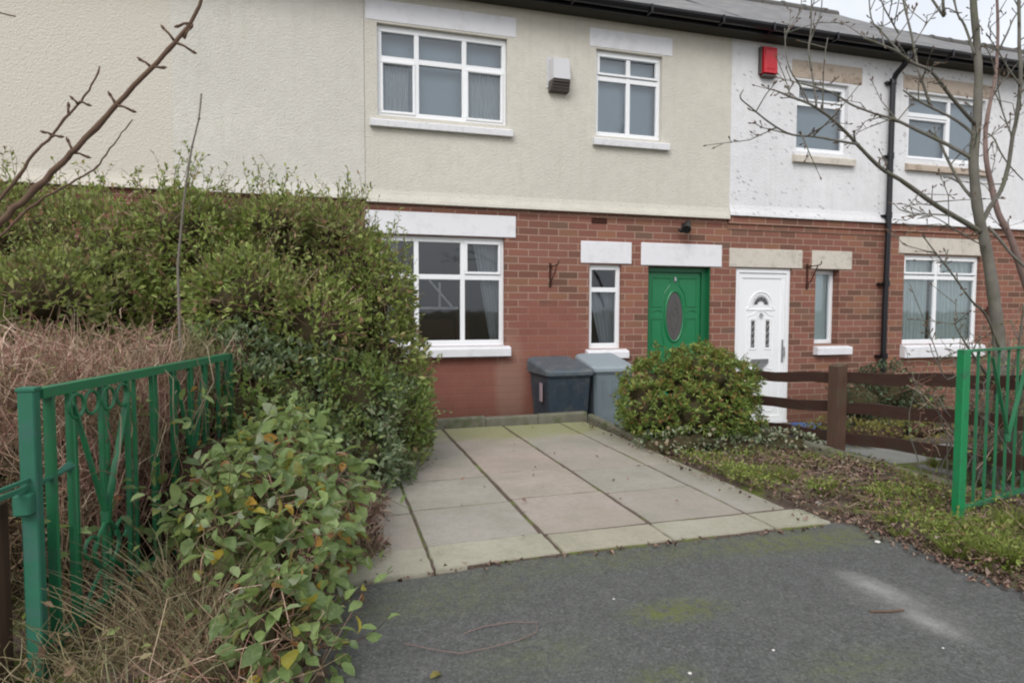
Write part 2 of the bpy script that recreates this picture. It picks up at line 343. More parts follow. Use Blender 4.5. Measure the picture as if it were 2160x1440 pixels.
def m_slab(name, col, alg=.5):
    m, t, b = newmat(name, .85, .2)
    p = worldpos(t); s = sep(t, p)
    g = t.nodes.new('ShaderNodeNewGeometry')
    rnd = g.outputs['Random Per Island']
    c = ramp(t, rnd, [(0, [x * .88 for x in col]), (.3, (col[0] * 1.05, col[1] * .99, col[2] * .96)), (.6, col), (.8, (col[0] * .93, col[1] * .97, col[2] * .88)), (1, [x * 1.1 for x in col])])
    n1 = noise(t, 2.6, 6, .65, p); n2 = noise(t, 26, 5, .7, p); n3 = noise(t, 90, 3, .6, p)
    c = mixc(t, ramp(t, n1, [(.38, (0, 0, 0)), (.62, (.75, .75, .75))]), c, [col[0] * .76, col[1] * .78, col[2] * .70])
    c = mixc(t, ramp(t, n2, [(.45, (0, 0, 0)), (.7, (.45, .45, .45))]), c, [x * .66 for x in col])
    c = mixc(t, ramp(t, n3, [(.4, (0, 0, 0)), (.75, (.3, .3, .3))]), c, [x * 1.35 for x in col])
    if alg:
        far = blob(t, (s[0], s[1]), 1.75, 5.5, 1.1, .42, .4, 1.2, 4)
        k = math_(t, 'MULTIPLY', far, ramp(t, n2, [(.3, (.3, .3, .3)), (.6, (1, 1, 1))]))
        c = mixc(t, math_(t, 'MULTIPLY', k, .85), c, mixc(t, n2, (.19, .20, .08), (.29, .30, .11)))
        k2 = blob(t, (s[0], s[1]), 2.42, 4.2, .14, 1.6, .8, .9, 6)
        c = mixc(t, math_(t, 'MULTIPLY', k2, .5), c, (.16, .16, .09))
    L(t, c, b.inputs['Base Color'])
    bump(t, b, math_(t, 'ADD', n2, math_(t, 'MULTIPLY', n3, .5)), .45, .006)
m_slab('paving', (.325, .300, .268)); m_slab('edge_slab', (.345, .325, .265), 0)
m_slab('paving_pink', (.35, .303, .268))
m_slab('path_grey', (.25, .245, .235), 0)

# ------------------------------------------------------------------ mesh helpers (all vertices in world coordinates)
class MB:
    def __init__(s): s.v = []; s.f = []
    def add(s, vs, fs):
        o = len(s.v); s.v += [tuple(v) for v in vs]; s.f += [tuple(i + o for i in f) for f in fs]; return s
    def box(s, x0, x1, y0, y1, z0, z1, bev=0.0):
        if bev:
            b = min(bev, (x1 - x0) * .45, (y1 - y0) * .45, (z1 - z0) * .45)
            vs = []
            for z, i in ((z0, b), (z0 + b, 0), (z1 - b, 0), (z1, b)):
                X0, X1, Y0, Y1 = x0 + i, x1 - i, y0 + i, y1 - i; c = b if i == 0 else b * .4
                vs += [(X0 + c, Y0, z), (X1 - c, Y0, z), (X1, Y0 + c, z), (X1, Y1 - c, z), (X1 - c, Y1, z), (X0 + c, Y1, z), (X0, Y1 - c, z), (X0, Y0 + c, z)]
            fs = [tuple(range(7, -1, -1)), tuple(range(24, 32))]
            for k in range(3):
                for j in range(8): fs.append((k * 8 + j, k * 8 + (j + 1) % 8, k * 8 + 8 + (j + 1) % 8, k * 8 + 8 + j))
            return s.add(vs, fs)
        return s.add([(x0, y0, z0), (x1, y0, z0), (x1, y1, z0), (x0, y1, z0), (x0, y0, z1), (x1, y0, z1), (x1, y1, z1), (x0, y1, z1)],
                     [(0, 3, 2, 1), (4, 5, 6, 7), (0, 1, 5, 4), (1, 2, 6, 5), (2, 3, 7, 6), (3, 0, 4, 7)])
    def hexa(s, lo, hi):
        return s.add(list(lo) + list(hi), [(0, 3, 2, 1), (4, 5, 6, 7), (0, 1, 5, 4), (1, 2, 6, 5), (2, 3, 7, 6), (3, 0, 4, 7)])
    def bar(s, a, b, w, h=None, up=(0, 0, 1)):
        h = h or w; a = Vector(a); b = Vector(b); d = (b - a).normalized(); up = Vector(up)
        if abs(d.dot(up)) > .98: up = Vector((0, 1, 0))
        r = d.cross(up).normalized() * w / 2; u = r.cross(d).normalized() * h / 2
        return s.hexa([a - r - u, a + r - u, b + r - u, b - r - u], [a - r + u, a + r + u, b + r + u, b - r + u])
    def tube(s, pts, r, n=8, cap=True):
        pts = [Vector(p) for p in pts]; k = len(pts)
        if not hasattr(r, '__len__'): r = [r] * k
        t0 = (pts[1] - pts[0]).normalized(); ref = Vector((0, 0, 1)) if abs(t0.z) < .9 else Vector((1, 0, 0))
        vs = []; u = t0.cross(ref).normalized()
        for i, p in enumerate(pts):
            t = (pts[min(i + 1, k - 1)] - pts[max(i - 1, 0)]).normalized()
            u = (u - t * u.dot(t)).normalized(); q = t.cross(u)
            for j in range(n):
                a = 2 * math.pi * j / n; vs.append(p + (u * math.cos(a) + q * math.sin(a)) * r[i])
        fs = [(i * n + j, i * n + (j + 1) % n, (i + 1) * n + (j + 1) % n, (i + 1) * n + j) for i in range(k - 1) for j in range(n)]
        if cap: fs += [tuple(range(n - 1, -1, -1)), tuple(range((k - 1) * n, k * n))]
        return s.add(vs, fs)
    def ring(s, c, R_, r, ax_u, ax_v, n=20, m_=6):
        c = Vector(c); U = Vector(ax_u).normalized(); V_ = Vector(ax_v).normalized(); W = U.cross(V_)
        vs = []; fs = []
        for i in range(n):
            a = 2 * math.pi * i / n; d = U * math.cos(a) + V_ * math.sin(a)
            for j in range(m_):
                b = 2 * math.pi * j / m_; vs.append(c + d * (R_ + r * math.cos(b)) + W * (r * math.sin(b)))
        for i in range(n):
            for j in range(m_): fs.append((i * m_ + j, ((i + 1) % n) * m_ + j, ((i + 1) % n) * m_ + (j + 1) % m_, i * m_ + (j + 1) % m_))
        return s.add(vs, fs)
def link(name, me, mat, parent=None, kind=None, smooth=False):
    o = bpy.data.objects.new(name, me); COL.objects.link(o)
    for mm in ([mat] if isinstance(mat, str) else mat or []): me.materials.append(MATS[mm])
    if parent is not None: o.parent = parent
    if kind: o['kind'] = kind
    if smooth: me.polygons.foreach_set('use_smooth', [True] * len(me.polygons))
    return o
def obj(name, mb, mat, parent=None, kind=None, smooth=False, label=None):
    org = Vector(parent_origin(parent)) if parent is not None else None
    if org is None:   # origin at the base of the thing
        a = np.array(mb.v); lo, hi = a.min(0), a.max(0)
        org = Vector(((lo[0] + hi[0]) / 2, (lo[1] + hi[1]) / 2, lo[2])) if kind != 'structure' else Vector((0, 0, 0))
    me = bpy.data.meshes.new(name)
    me.from_pydata([(v[0] - org.x, v[1] - org.y, v[2] - org.z) for v in mb.v], [], mb.f); me.update()
    o = link(name, me, mat, parent, kind, smooth)
    if parent is None: o.location = org
    if label: o['label'] = label
    return o
def parent_origin(p):
    c = Vector((0, 0, 0))
    while p is not None: c += p.location; p = p.parent
    return c
def thing(name, label, cat, loc=(0, 0, 0), group=None):
    o = bpy.data.objects.new(name, None); COL.objects.link(o); o.location = loc; o.empty_display_size = .1
    return tag(o, label, cat, group)
def tag(o, label, cat, group=None, kind=None):
    o['label'] = label; o['category'] = cat
    if group: o['group'] = group
    if kind: o['kind'] = kind
    return o
def npmesh(name, V_, F_, mat, parent=None, kind=None, smooth=False, origin=None):
    """V_ (n,3), F_ (m,k) numpy, fast"""
    if parent is not None: o_ = np.array(parent_origin(parent))
    else: o_ = np.array(origin if origin is not None else (0, 0, 0), float)
    me = bpy.data.meshes.new(name); V_ = (V_ - o_).astype(np.float32); k = F_.shape[1]
    me.vertices.add(len(V_)); me.vertices.foreach_set('co', V_.ravel())
    me.loops.add(F_.size); me.loops.foreach_set('vertex_index', F_.astype(np.int32).ravel())
    me.polygons.add(len(F_)); me.polygons.foreach_set('loop_start', np.arange(0, F_.size, k, dtype=np.int32))
    me.update(calc_edges=True); me.validate()
    o = link(name, me, mat, parent, kind, smooth)
    if parent is None: o.location = tuple(o_)
    return o
def unit(a): return a / np.maximum(np.linalg.norm(a, axis=-1, keepdims=True), 1e-9)

SMALL = (np.array([(0, 0, 0), (.45, .5, .10), (1, 0, -.05), (.45, -.5, .10)]), np.array([(0, 1, 2), (0, 2, 3)]))
BIG = (np.array([(0, 0, 0), (.12, .24, .03), (.42, .5, .08), (.76, .36, .02), (1, 0, -.13), (.76, -.36, .02), (.42, -.5, .08), (.12, -.24, .03), (.42, 0, 0), (.76, 0, -.04)]),
       np.array([(0, 1, 8), (1, 2, 8), (2, 9, 8), (2, 3, 9), (3, 4, 9), (0, 8, 7), (7, 8, 6), (8, 9, 6), (6, 9, 5), (5, 9, 4)]))
def leaves(P, D, S, asp=.55, tmpl=SMALL, upbias=.6, curl=1.0):
    """leaf blades at P, pointing along D, of length S"""
    n = len(P); T, Fc = tmpl
    D = unit(D); up = unit(rng.normal(0, 1, (n, 3)) + np.array([0, 0, upbias * 2.0]))
    side = unit(np.cross(D, up)); nor = np.cross(side, D)
    S = np.broadcast_to(S, (n,)); a = asp * rng.uniform(.8, 1.2, n)
    V_ = (P[:, None] + D[:, None] * (T[None, :, 0, None] * S[:, None, None]) + side[:, None] * (T[None, :, 1, None] * (S * a)[:, None, None])
          + nor[:, None] * (T[None, :, 2, None] * (S * curl * rng.uniform(.5, 2.2, n))[:, None, None]))
    F_ = Fc[None] + (np.arange(n) * len(T))[:, None, None]
    return V_.reshape(-1, 3), F_.reshape(-1, Fc.shape[1])
def strands(P0, P1, bend, r0, r1, seg=4, n=3, jit=0.0):
    """many thin tapering stems as 3-sided tubes: from P0 to P1, pushed by bend in the middle"""
    k = len(P0); t = np.linspace(0, 1, seg + 1)
    pts = P0[:, None] * (1 - t)[None, :, None] + P1[:, None] * t[None, :, None] + bend[:, None] * (4 * t * (1 - t))[None, :, None]
    if jit: pts[:, 1:-1] += rng.normal(0, jit, (k, seg - 1, 3))
    T = unit(P1 - P0); ref = unit(rng.normal(0, 1, (k, 3))); u = unit(np.cross(T, ref)); v = np.cross(T, u)
    r0 = np.broadcast_to(r0, (k,)); r1 = np.broadcast_to(r1, (k,)); rr = r0[:, None] * (1 - t) + r1[:, None] * t
    a = 2 * np.pi * np.arange(n) / n
    ring = u[:, None, :] * np.cos(a)[None, :, None] + v[:, None, :] * np.sin(a)[None, :, None]
    V_ = pts[:, :, None] + ring[:, None] * rr[:, :, None, None]
    base = np.arange(k)[:, None, None] * ((seg + 1) * n); i = np.arange(seg)[None, :, None] * n; j = np.arange(n)[None, None, :]
    j2 = (j + 1) % n
    F_ = np.stack([base + i + j, base + i + j2, base + i + n + j2, base + i + n + j], -1)
    return V_.reshape(-1, 3), F_.reshape(-1, 4)
def join(*parts):
    vs, fs, o = [], [], 0
    for v, f in parts: vs.append(v); fs.append(f + o); o += len(v)
    return np.concatenate(vs), np.concatenate(fs)
def rand_dirs(n): return unit(rng.normal(0, 1, (n, 3)))
def clump_points(cl, per_area, shell=.28, under=.35):
    """points through the outer shell of overlapping ellipsoid clumps; returns points and outward directions"""
    C_ = np.array([c[:3] for c in cl], float); Rr = np.array([c[3:6] for c in cl], float)
    P, D = [], []
    for c, r in zip(C_, Rr):
        area = 4 * np.pi * (((r[0] * r[1]) ** 1.6 + (r[0] * r[2]) ** 1.6 + (r[1] * r[2]) ** 1.6) / 3) ** (1 / 1.6)
        n = int(area * per_area); d = rand_dirs(n)
        f = 1 - shell * rng.random(n) ** 1.6 + rng.normal(0, .05, n)
        lump = 1 + .10 * np.sin(d[:, 0] * 5 + c[0] * 9) * np.cos(d[:, 2] * 6 + c[2] * 7)
        p = c + d * r * (f * lump)[:, None]
        keep = np.ones(n, bool)
        for c2, r2 in zip(C_, Rr):
            if c2 is c: continue
            q = np.linalg.norm((p - c2) / r2, axis=1); keep &= ~(q < .72)
        keep &= ~((d[:, 2] < -.5) & (rng.random(n) > under))
        P.append(p[keep]); D.append(unit(d / r)[keep])
    return np.concatenate(P), np.concatenate(D)
ICO = None
def ico():
    global ICO
    if ICO is None:
        import bmesh
        bm = bmesh.new(); bmesh.ops.create_icosphere(bm, subdivisions=2, radius=1)
        ICO = (np.array([v.co[:] for v in bm.verts]), np.array([[v.index for v in f.verts] for f in bm.faces])); bm.free()
    return ICO
def cores(cl, k=.66):
    """dark solid cores put inside a shrub for its inner shade and twigs"""
    V0, F0 = ico(); out = []
    for c in cl:
        d = V0 * (1 + rng.normal(0, .09, (len(V0), 1)))
        out.append((np.array(c[:3]) + d * np.array(c[3:6]) * k, F0))
    return join(*out)

# ------------------------------------------------------------------ ground, road, paving
YF = 6.80      # the brick face of the terrace
def gz(y):     # the gardens fall gently towards the houses
    return 0.0 if y < 3.5 else -.38 * min(1.0, (y - 3.5) / 2.6)
mb = MB(); ys = [-400, -60, -20, 0, 1, 2, 2.6, 3.0, 3.5] + [3.5 + .26 * i for i in range(1, 11)] + [6.6, 7.2, 30, 500]
xs = [-500, -60, -12, -4, -2, -1, 0, 1, 2, 3, 4, 5, 6, 8, 12, 20, 80, 500]
for y in ys:
    for x in xs: mb.v.append((x, y, gz(y) - .012 - (.35 if y > 20 else 0) * 0))
nx = len(xs)
for j in range(len(ys) - 1):
    for i in range(nx - 1): mb.f.append((j * nx + i, j * nx + i + 1, (j + 1) * nx + i + 1, (j + 1) * nx + i))
obj('ground', mb, 'soil', kind='structure')
# uneven garden soil beside the drive
def rough_sheet(name, poly_x, y0, y1, z, mat, nx=40, ny=70, amp=.02, edge=None):
    mb = MB()
    for j in range(ny + 1):
        y = y0 + (y1 - y0) * j / ny
        a, b = poly_x(y)
        for i in range(nx + 1):
            t = i / nx; x = a + (b - a) * t
            e = min(1, min(t, 1 - t) * 8) if edge is None else 1
            zz = z(y) + amp * e * (.5 + .5 * math.sin(x * 9.1 + y * 3.3) * math.cos(y * 7.7 - x * 4.1)) + random.uniform(0, amp * .6) * e
            mb.v.append((x, y, zz))
    for j in range(ny):
        for i in range(nx): q = j * (nx + 1) + i; mb.f.append((q, q + 1, q + nx + 2, q + nx + 1))
    return obj(name, mb, mat, kind='structure', smooth=True)
def bed_left(y):   # right edge of drive and asphalt
    if y > 2.62: return 2.40 + .05 * math.sin(y * 3)
    return 2.62 + .03 * math.sin(y * 9) - .03 * (2.6 - y)
rough_sheet('flower_bed', lambda y: (bed_left(y) - .02, 3.62), .6, 5.72, lambda y: gz(y) * .55 - .02, 'soil', amp=.04)
rough_sheet('planted_verge', lambda y: (-3.5, .06 + (.32 if y > 2.62 else 0)), .4, 5.72, lambda y: gz(y) * .4 - .004, 'soil', amp=.04)
# asphalt apron: hand-laid edge against the slabs
mb = MB(); front = [(-.62, 2.50), (.1, 2.52), (.41, 2.53), (.7, 2.57), (.99, 2.605), (1.3, 2.60), (1.58, 2.61), (2.0, 2.60), (2.47, 2.625)]
right = [(2.55, 2.56), (2.62, 2.42), (2.60, 2.2), (2.58, 2.0), (2.59, 1.7), (2.6, 1.2), (2.6, .5), (14, .3), (14, -9), (-9, -9), (-9, .5), (-.6, .5)]
top = [(x + random.uniform(-.006, .006), y + random.uniform(-.012, .006), .004) for x, y in front] + [(x, y, .004) for x, y in right]
mb.add([(x, y, .004) for x, y, _ in top] + [(x, y, -.06) for x, y, _ in top], [tuple(range(len(top)))[::-1]] + [(i, (i + 1) % len(top), (i + 1) % len(top) + len(top), i + len(top)) for i in range(len(top))])
obj('asphalt', mb, 'asphalt', kind='structure')
# concrete slabs, each with worn corners and open joints
def slab(mb, x0, x1, y0, y1, z, g=.008, skew=0.0):
    n = 5; j = lambda: random.uniform(-.004, .004)
    dz = random.uniform(-.0006, .0006); tx = random.uniform(-.001, .001)
    pts = []
    for k in range(n): pts.append((x0 + g + (x1 - x0 - 2 * g) * k / n, y0 + g + skew * k / n + j()))
    for k in range(n): pts.append((x1 - g + j() * .8, y0 + g + skew + (y1 - y0 - 2 * g) * k / n))
    for k in range(n): pts.append((x1 - g - (x1 - x0 - 2 * g) * k / n, y1 - g + skew * (1 - k / n) + j() * .8))
    for k in range(n): pts.append((x0 + g + j() * .8, y1 - g - (y1 - y0 - 2 * g) * k / n))
    cx, cy = (x0 + x1) / 2, (y0 + y1) / 2; m_ = len(pts); vs = []
    for ins, zz in ((0, z - .06), (0, z - .008), (.006, z)):
        for x, y in pts: vs.append((x + (cx - x) * ins * 2.2, y + (cy - y) * ins * 2.2, zz + dz * (zz > z - .05) + tx * (x - cx)))
    fs = [tuple(range(2 * m_, 3 * m_))]
    for r_ in range(2):
        for i in range(m_): fs.append((r_ * m_ + i, r_ * m_ + (i + 1) % m_, (r_ + 1) * m_ + (i + 1) % m_, (r_ + 1) * m_ + i))
    mb.add(vs, fs)
def Z(y): return .012 - .012 * (y - 2.6) * .35
mbg, mbp, mbe = MB(), MB(), MB()
colA = [(.41, .975, [2.83, 3.38, 3.95, 4.55, 5.10, 5.68]), (-.16, .41, [2.81, 3.32, 3.87, 4.4, 4.95, 5.5])]
for x0, x1, yy in colA:
    for a, b in zip(yy, yy[1:]): slab(mbg, x0, x1, a, b - .008, Z(a), .007, .02)
yy = [2.84, 3.44, 4.03, 4.56, 5.12, 5.70]
for a, b in zip(yy, yy[1:]): slab(mbp, .985, 1.555, a, b - .006, Z(a), .006, .012)
yy = [2.85, 3.40, 3.95, 4.58, 5.15, 5.70]
for k, (a, b) in enumerate(zip(yy, yy[1:])): slab(mbg, 1.565, 2.13, a, b - .008, Z(a), .006, 0)
for k, (a, b) in enumerate(zip(yy, yy[1:])): slab(mbg, 2.135, 2.40, a, b, Z(a) + .001, .005, 0)
for x0, x1, s0 in ((-.18, .405, .0), (.41, .98, .045), (.99, 1.545, .0), (1.55, 2.12, .0), (2.125, 2.46, .0)):
    slab(mbe, x0, x1, 2.545 + (.025 if x0 > .3 else 0) + (.025 if x0 > .9 else 0), 2.825, .016, .004, s0 * .5)
dr = obj('driveway', mbg, 'paving', kind='structure'); obj('pink_paving', mbp, 'paving_pink', kind='structure'); obj('edging_slabs', mbe, 'edge_slab', kind='structure')
mb = MB(); mb.hexa([(-.2, 2.58, -.12), (2.41, 2.58, -.12), (2.41, 5.72, -.12), (-.2, 5.72, -.12)], [(-.2, 2.58, .0085), (2.41, 2.58, .0085), (2.41, 5.72, -.0045), (-.2, 5.72, -.0045)]); obj('paving_bed', mb, 'soil', kind='structure')
# raised kerb at the head of the drive, turning the corner round the bed
def kerb_run(mb, pts, w, z0, z1):
    for (a, b) in zip(pts, pts[1:]):
        a = Vector((*a, 0)); b = Vector((*b, 0)); d = (b - a).normalized(); n_ = Vector((-d.y, d.x, 0)) * w / 2
        k = max(1, int((b - a).length / .45))
        for i in range(k):
            p = a + (b - a) * (i / k) + d * .003; q = a + (b - a) * ((i + 1) / k) - d * .003; e = random.uniform(-.006, .006)
            lo = [p - n_, q - n_, q + n_, p + n_]; c = (p + q) / 2
            vs = [(v.x, v.y, z0) for v in lo] + [(v.x, v.y, z1 - .014 + e) for v in lo] + [(v.x + (c.x - v.x) * .02 + n_.x * (.18 if t in (0, 1) else -.18), v.y + (c.y - v.y) * .02 + n_.y * (.18 if t in (0, 1) else -.18), z1 + e + random.uniform(-.003, .003)) for t, v in enumerate(lo)]
            fs = [(8, 9, 10, 11)] + [(r_ * 4 + j, r_ * 4 + (j + 1) % 4, (r_ + 1) * 4 + (j + 1) % 4, (r_ + 1) * 4 + j) for r_ in range(2) for j in range(4)]
            mb.add(vs, fs)
mb = MB(); kerb_run(mb, [(.4, 5.70), (1.4, 5.76), (2.46, 5.82)], .07, -.4, .085); kerb_run(mb, [(2.50, 5.80), (2.46, 5.2), (2.44, 4.6)], .06, -.3, .055)
tag(obj('kerb_edging', mb, 'concrete_edge'), 'low mossy concrete kerb across the head of the paved drive, below the bins', 'kerb')
mb = MB(); kerb_run(mb, [(3.66, 5.9), (3.66, 2.35)], .07, -.3, .05)
tag(obj('boundary_kerb', mb, 'concrete_edge'), 'weathered concrete boundary kerb along the foot of the brown post and rail fence', 'kerb')
mb = MB()
for k in range(7):
    for i in range(2):
        y0 = 2.2 + k * .62; slab(mb, 3.98 + i * .62, 4.58 + i * .62, y0, y0 + .62, gz(y0 + .3) + .006, .004)
obj('garden_path', mb, 'path_grey', kind='structure')

# ------------------------------------------------------------------ the terrace
def wall_open(mb, x0, x1, z0, z1, y, holes, depth=.16):
    """a wall face at y with real openings and their reveals"""
    X = sorted({x0, x1, *[h[0] for h in holes], *[h[1] for h in holes]}); X = [x for x in X if x0 <= x <= x1]
    Zs = sorted({z0, z1, *[h[2] for h in holes], *[h[3] for h in holes]}); Zs = [z for z in Zs if z0 <= z <= z1]
    for a, b in zip(X, X[1:]):
        for c, d in zip(Zs, Zs[1:]):
            mx, mz = (a + b) / 2, (c + d) / 2
            if any(h[0] < mx < h[1] and h[2] < mz < h[3] for h in holes): continue
            mb.add([(a, y, c), (b, y, c), (b, y, d), (a, y, d)], [(0, 1, 2, 3)])
    for h in holes:
        a, b, c, d = max(h[0], x0), min(h[1], x1), max(h[2], z0), min(h[3], z1)
        if a >= b or c >= d: continue
        Y = y + depth
        mb.add([(a, y, c), (a, y, d), (a, Y, d), (a, Y, c)], [(0, 1, 2, 3)]); mb.add([(b, y, c), (b, Y, c), (b, Y, d), (b, y, d)], [(0, 1, 2, 3)])
        mb.add([(a, y, d), (b, y, d), (b, Y, d), (a, Y, d)], [(0, 1, 2, 3)]); mb.add([(a, y, c), (a, Y, c), (b, Y, c), (b, y, c)], [(0, 1, 2, 3)])

def window(house, x0, x1, z0, z1, yo, cols, sill, lintel, mats, top=None, label=None, room='room_grey', interior=None, glass='glass', fr=.050, sashes=()):
    """cols: list of (x0, x1, transom z or None) lights, in order; sashes: (x0,x1,z0,z1) opening lights with a proud inner frame"""
    y0, y1 = yo, yo + .06; mb = MB(); e = .0
    mb.box(x0, x1, y0, y1, z1 - fr * 1.25, z1, .004); mb.box(x0, x1, y0, y1, z0, z0 + fr * 1.2, .004)
    mb.box(x0, x0 + fr, y0 + .001, y1, z0 + fr * 1.2, z1 - fr * 1.25, .004); mb.box(x1 - fr, x1, y0 + .001, y1, z0 + fr * 1.2, z1 - fr * 1.25, .004)
    for i, (a, b, tz) in enumerate(cols):
        if i: mb.box(a - fr * .5, a + fr * .5, y0 + .002, y1, z0 + fr * 1.2, z1 - fr * 1.25, .003)
        if tz: mb.box(a + (fr * .5 if i else fr), b - (fr * .5 if i < len(cols) - 1 else fr), y0 + .003, y1, tz - fr * .55, tz + fr * .55, .003)
    for a, b, c, d in sashes:
        s = .028
        mb.box(a, b, y0 - .012, y0 + .03, c, c + s, .004); mb.box(a, b, y0 - .012, y0 + .03, d - s, d, .004)
        mb.box(a, a + s, y0 - .011, y0 + .03, c + s, d - s, .004); mb.box(b - s, b, y0 - .011, y0 + .03, c + s, d - s, .004)
    wn = obj('window', mb, 'upvc', house, label=label)
    mb = MB()
    for i, (a, b, tz) in enumerate(cols):
        for c, d in ([(z0 + .02, tz), (tz, z1 - .02)] if tz else [(z0 + .02, z1 - .02)]):
            yy_ = y0 + .03 + random.uniform(-.004, .004); t = random.uniform(-.004, .004)
            mb.add([(a + .01, yy_, c), (b - .01, yy_ + t, c), (b - .01, yy_ + t, d), (a + .01, yy_, d)], [(0, 1, 2, 3)])
    obj('pane', mb, glass, wn)
    if sill:
        a, b, c, d = sill; mb = MB(); yf = YF - .085
        mb.add([(a, yf, c), (b, yf, c), (b, y0 + .02, c), (a, y0 + .02, c), (a, yf, d - .035), (b, yf, d - .035), (b, yf + .012, d - .022), (a, yf + .012, d - .022), (b, y0 + .02, d + .012), (a, y0 + .02, d + .012)],
               [(0, 1, 5, 4), (4, 5, 6, 7), (7, 6, 8, 9), (0, 3, 2, 1), (1, 2, 8, 6, 5), (0, 4, 7, 9, 3)])
        obj('sill', mb, mats[0], wn)
    if lintel:
        a, b, c, d = lintel; mb = MB(); mb.box(a, b, lintel_y(d), YF + .10, c, d, .006); obj('lintel', mb, mats[1], wn)
    mb = MB(); D_ = 1.6 if room != 'room_dark' else 2.2; ya = y1 + .004; a, b, c, d = x0 - .25, x1 + .25, z0 - .35, z1 + .12
    ry = ya + D_
    mb.add([(a, ya, c), (b, ya, c), (b, ya, d), (a, ya, d), (a, ry, c), (b, ry, c), (b, ry, d), (a, ry, d)], [(4, 5, 6, 7), (0, 4, 7, 3), (5, 1, 2, 6), (3, 7, 6, 2), (0, 1, 5, 4)])
    # inside faces of the front wall so that no light leaks round the frame
    mb.add([(a, ya, c), (x0, ya, c), (x0, ya, d), (a, ya, d)], [(0, 1, 2, 3)]); mb.add([(x1, ya, c), (b, ya, c), (b, ya, d), (x1, ya, d)], [(0, 1, 2, 3)])
    obj('room', mb, room, wn)
    if interior: interior(wn, y1)
    return wn
def lintel_y(ztop): return YF - .034 if ztop > 2.5 else YF - .012
def pleats(name, wn, x0, x1, z0, z1, y, mat, n=9, amp=.018, gather=None, strips=False):
    mb = MB(); k = n * 6
    rows = 8
    for j in range(rows + 1):
        t = j / rows
        for i in range(k + 1):
            u = i / k; x = x0 + (x1 - x0) * u
            if gather: x = x + gather(u, t)
            yy_ = y + amp * (math.sin(u * n * 2 * math.pi) if not strips else ((u * n) % 1 - .5) * 1.5) + amp * .3 * math.sin(u * 17 + t * 2)
            mb.v.append((x, yy_, z1 + (z0 - z1) * t))
    for j in range(rows):
        for i in range(k): q = j * (k + 1) + i; mb.f.append((q, q + 1, q + k + 2, q + k + 1))
    return obj(name, mb, mat, wn, smooth=not strips)

def gutter(house, x0, x1, z=4.485, y=6.50):
    mb = MB(); n = 8; r = .056; k = 1
    for x in (x0 + .002, x1 - .002):
        for i in range(n + 1):
            a = math.pi + math.pi * i / n; mb.v.append((x, y + r * math.cos(a), z + r * 1.15 * math.sin(a)))
        for i in range(n + 1):
            a = 2 * math.pi - math.pi * i / n; mb.v.append((x, y + (r - .006) * math.cos(a), z + .002 + (r - .006) * 1.1 * math.sin(a)))
    m_ = 2 * (n + 1)
    for i in range(m_): mb.f.append((i, (i + 1) % m_, m_ + (i + 1) % m_, m_ + i))
    mb.f += [tuple(range(m_))[::-1], tuple(range(m_, 2 * m_))]
    x = x0 + .35
    while x < x1:
        mb.box(x - .012, x + .012, y - r - .006, y + r + .02, z - .075, z - .064); mb.box(x - .012, x + .012, y - r - .007, y - r + .002, z - .066, z + .006); x += .92
    # union joints
    x = x0 + 1.9
    while x < x1 - .4:
        mb.box(x - .035, x + .035, y - r - .005, y + .01, z - .045, z + .008); x += 2.1
    g = obj('gutter', mb, 'gutter_black', house)
    mb = MB(); mb.box(x0, x1, y + r + .006, y + r + .028, z - .085, z + .02); obj('fascia', mb, 'gutter_black', house)
    mb = MB(); mb.box(x0, x1, y + r + .029, YF + .1, z - .087, z - .075); obj('eaves_shade', mb, 'eaves_shade_dark', house)  # dark sheet closing the open eaves, their shade put into its colour
def roof(house, x0, x1, ze=4.50, zr=6.58, ye=6.47, yr=9.85):
    mb = MB(); nrow = 18; nc = 24; t = .018
    rows = []
    for j in range(nrow + 1):
        for i in range(nc + 1):
            u = j / nrow; y = ye + (yr - ye) * u; sag = -.018 * math.sin(math.pi * i / nc) * math.sin(math.pi * u)
            mb.v.append((x0 + (x1 - x0) * i / nc, y, ze + (zr - ze) * u + sag + random.uniform(-.004, .004)))
    for j in range(nrow):
        for i in range(nc): q = j * (nc + 1) + i; mb.f.append((q, q + 1, q + nc + 2, q + nc + 1))
    mb.add([(x0, ye, ze), (x1, ye, ze), (x1, ye, ze - .03), (x0, ye, ze - .03)], [(0, 3, 2, 1)])
    mb.add([(x0, yr, zr), (x1, yr, zr), (x1, yr + 3.4, ze), (x0, yr + 3.4, ze)], [(0, 1, 2, 3)])
    mb.add([(x0, ye, ze - .03), (x0, yr, zr), (x0, yr + 3.4, ze)], [(0, 1, 2)]); mb.add([(x1, ye, ze - .03), (x1, yr, zr), (x1, yr + 3.4, ze)], [(0, 2, 1)])
    rf = obj('roof', mb, 'roof_slate', house)
    mb = MB(); x = x0
    while x < x1 - .05:   # half-round ridge tiles
        e = min(x + .45, x1); dz = random.uniform(-.008, .008); vs = []; r = .105
        for xx, rr in ((x, r + .012), (x + .05, r + .012), (x + .051, r), (e - .004, r)):
            for i in range(9):
                a = math.pi * (i / 8) * 1.1 - .05 * math.pi; vs.append((xx, yr - rr * math.cos(a), zr - .045 + dz + rr * math.sin(a)))
        mb.add(vs, [(q * 9 + i, q * 9 + i + 1, (q + 1) * 9 + i + 1, (q + 1) * 9 + i) for q in range(3) for i in range(8)] + [tuple(range(9)), tuple(range(27, 36))[::-1]])
        x += .45
    obj('ridge_tiles', mb, 'ridge_clay', rf)

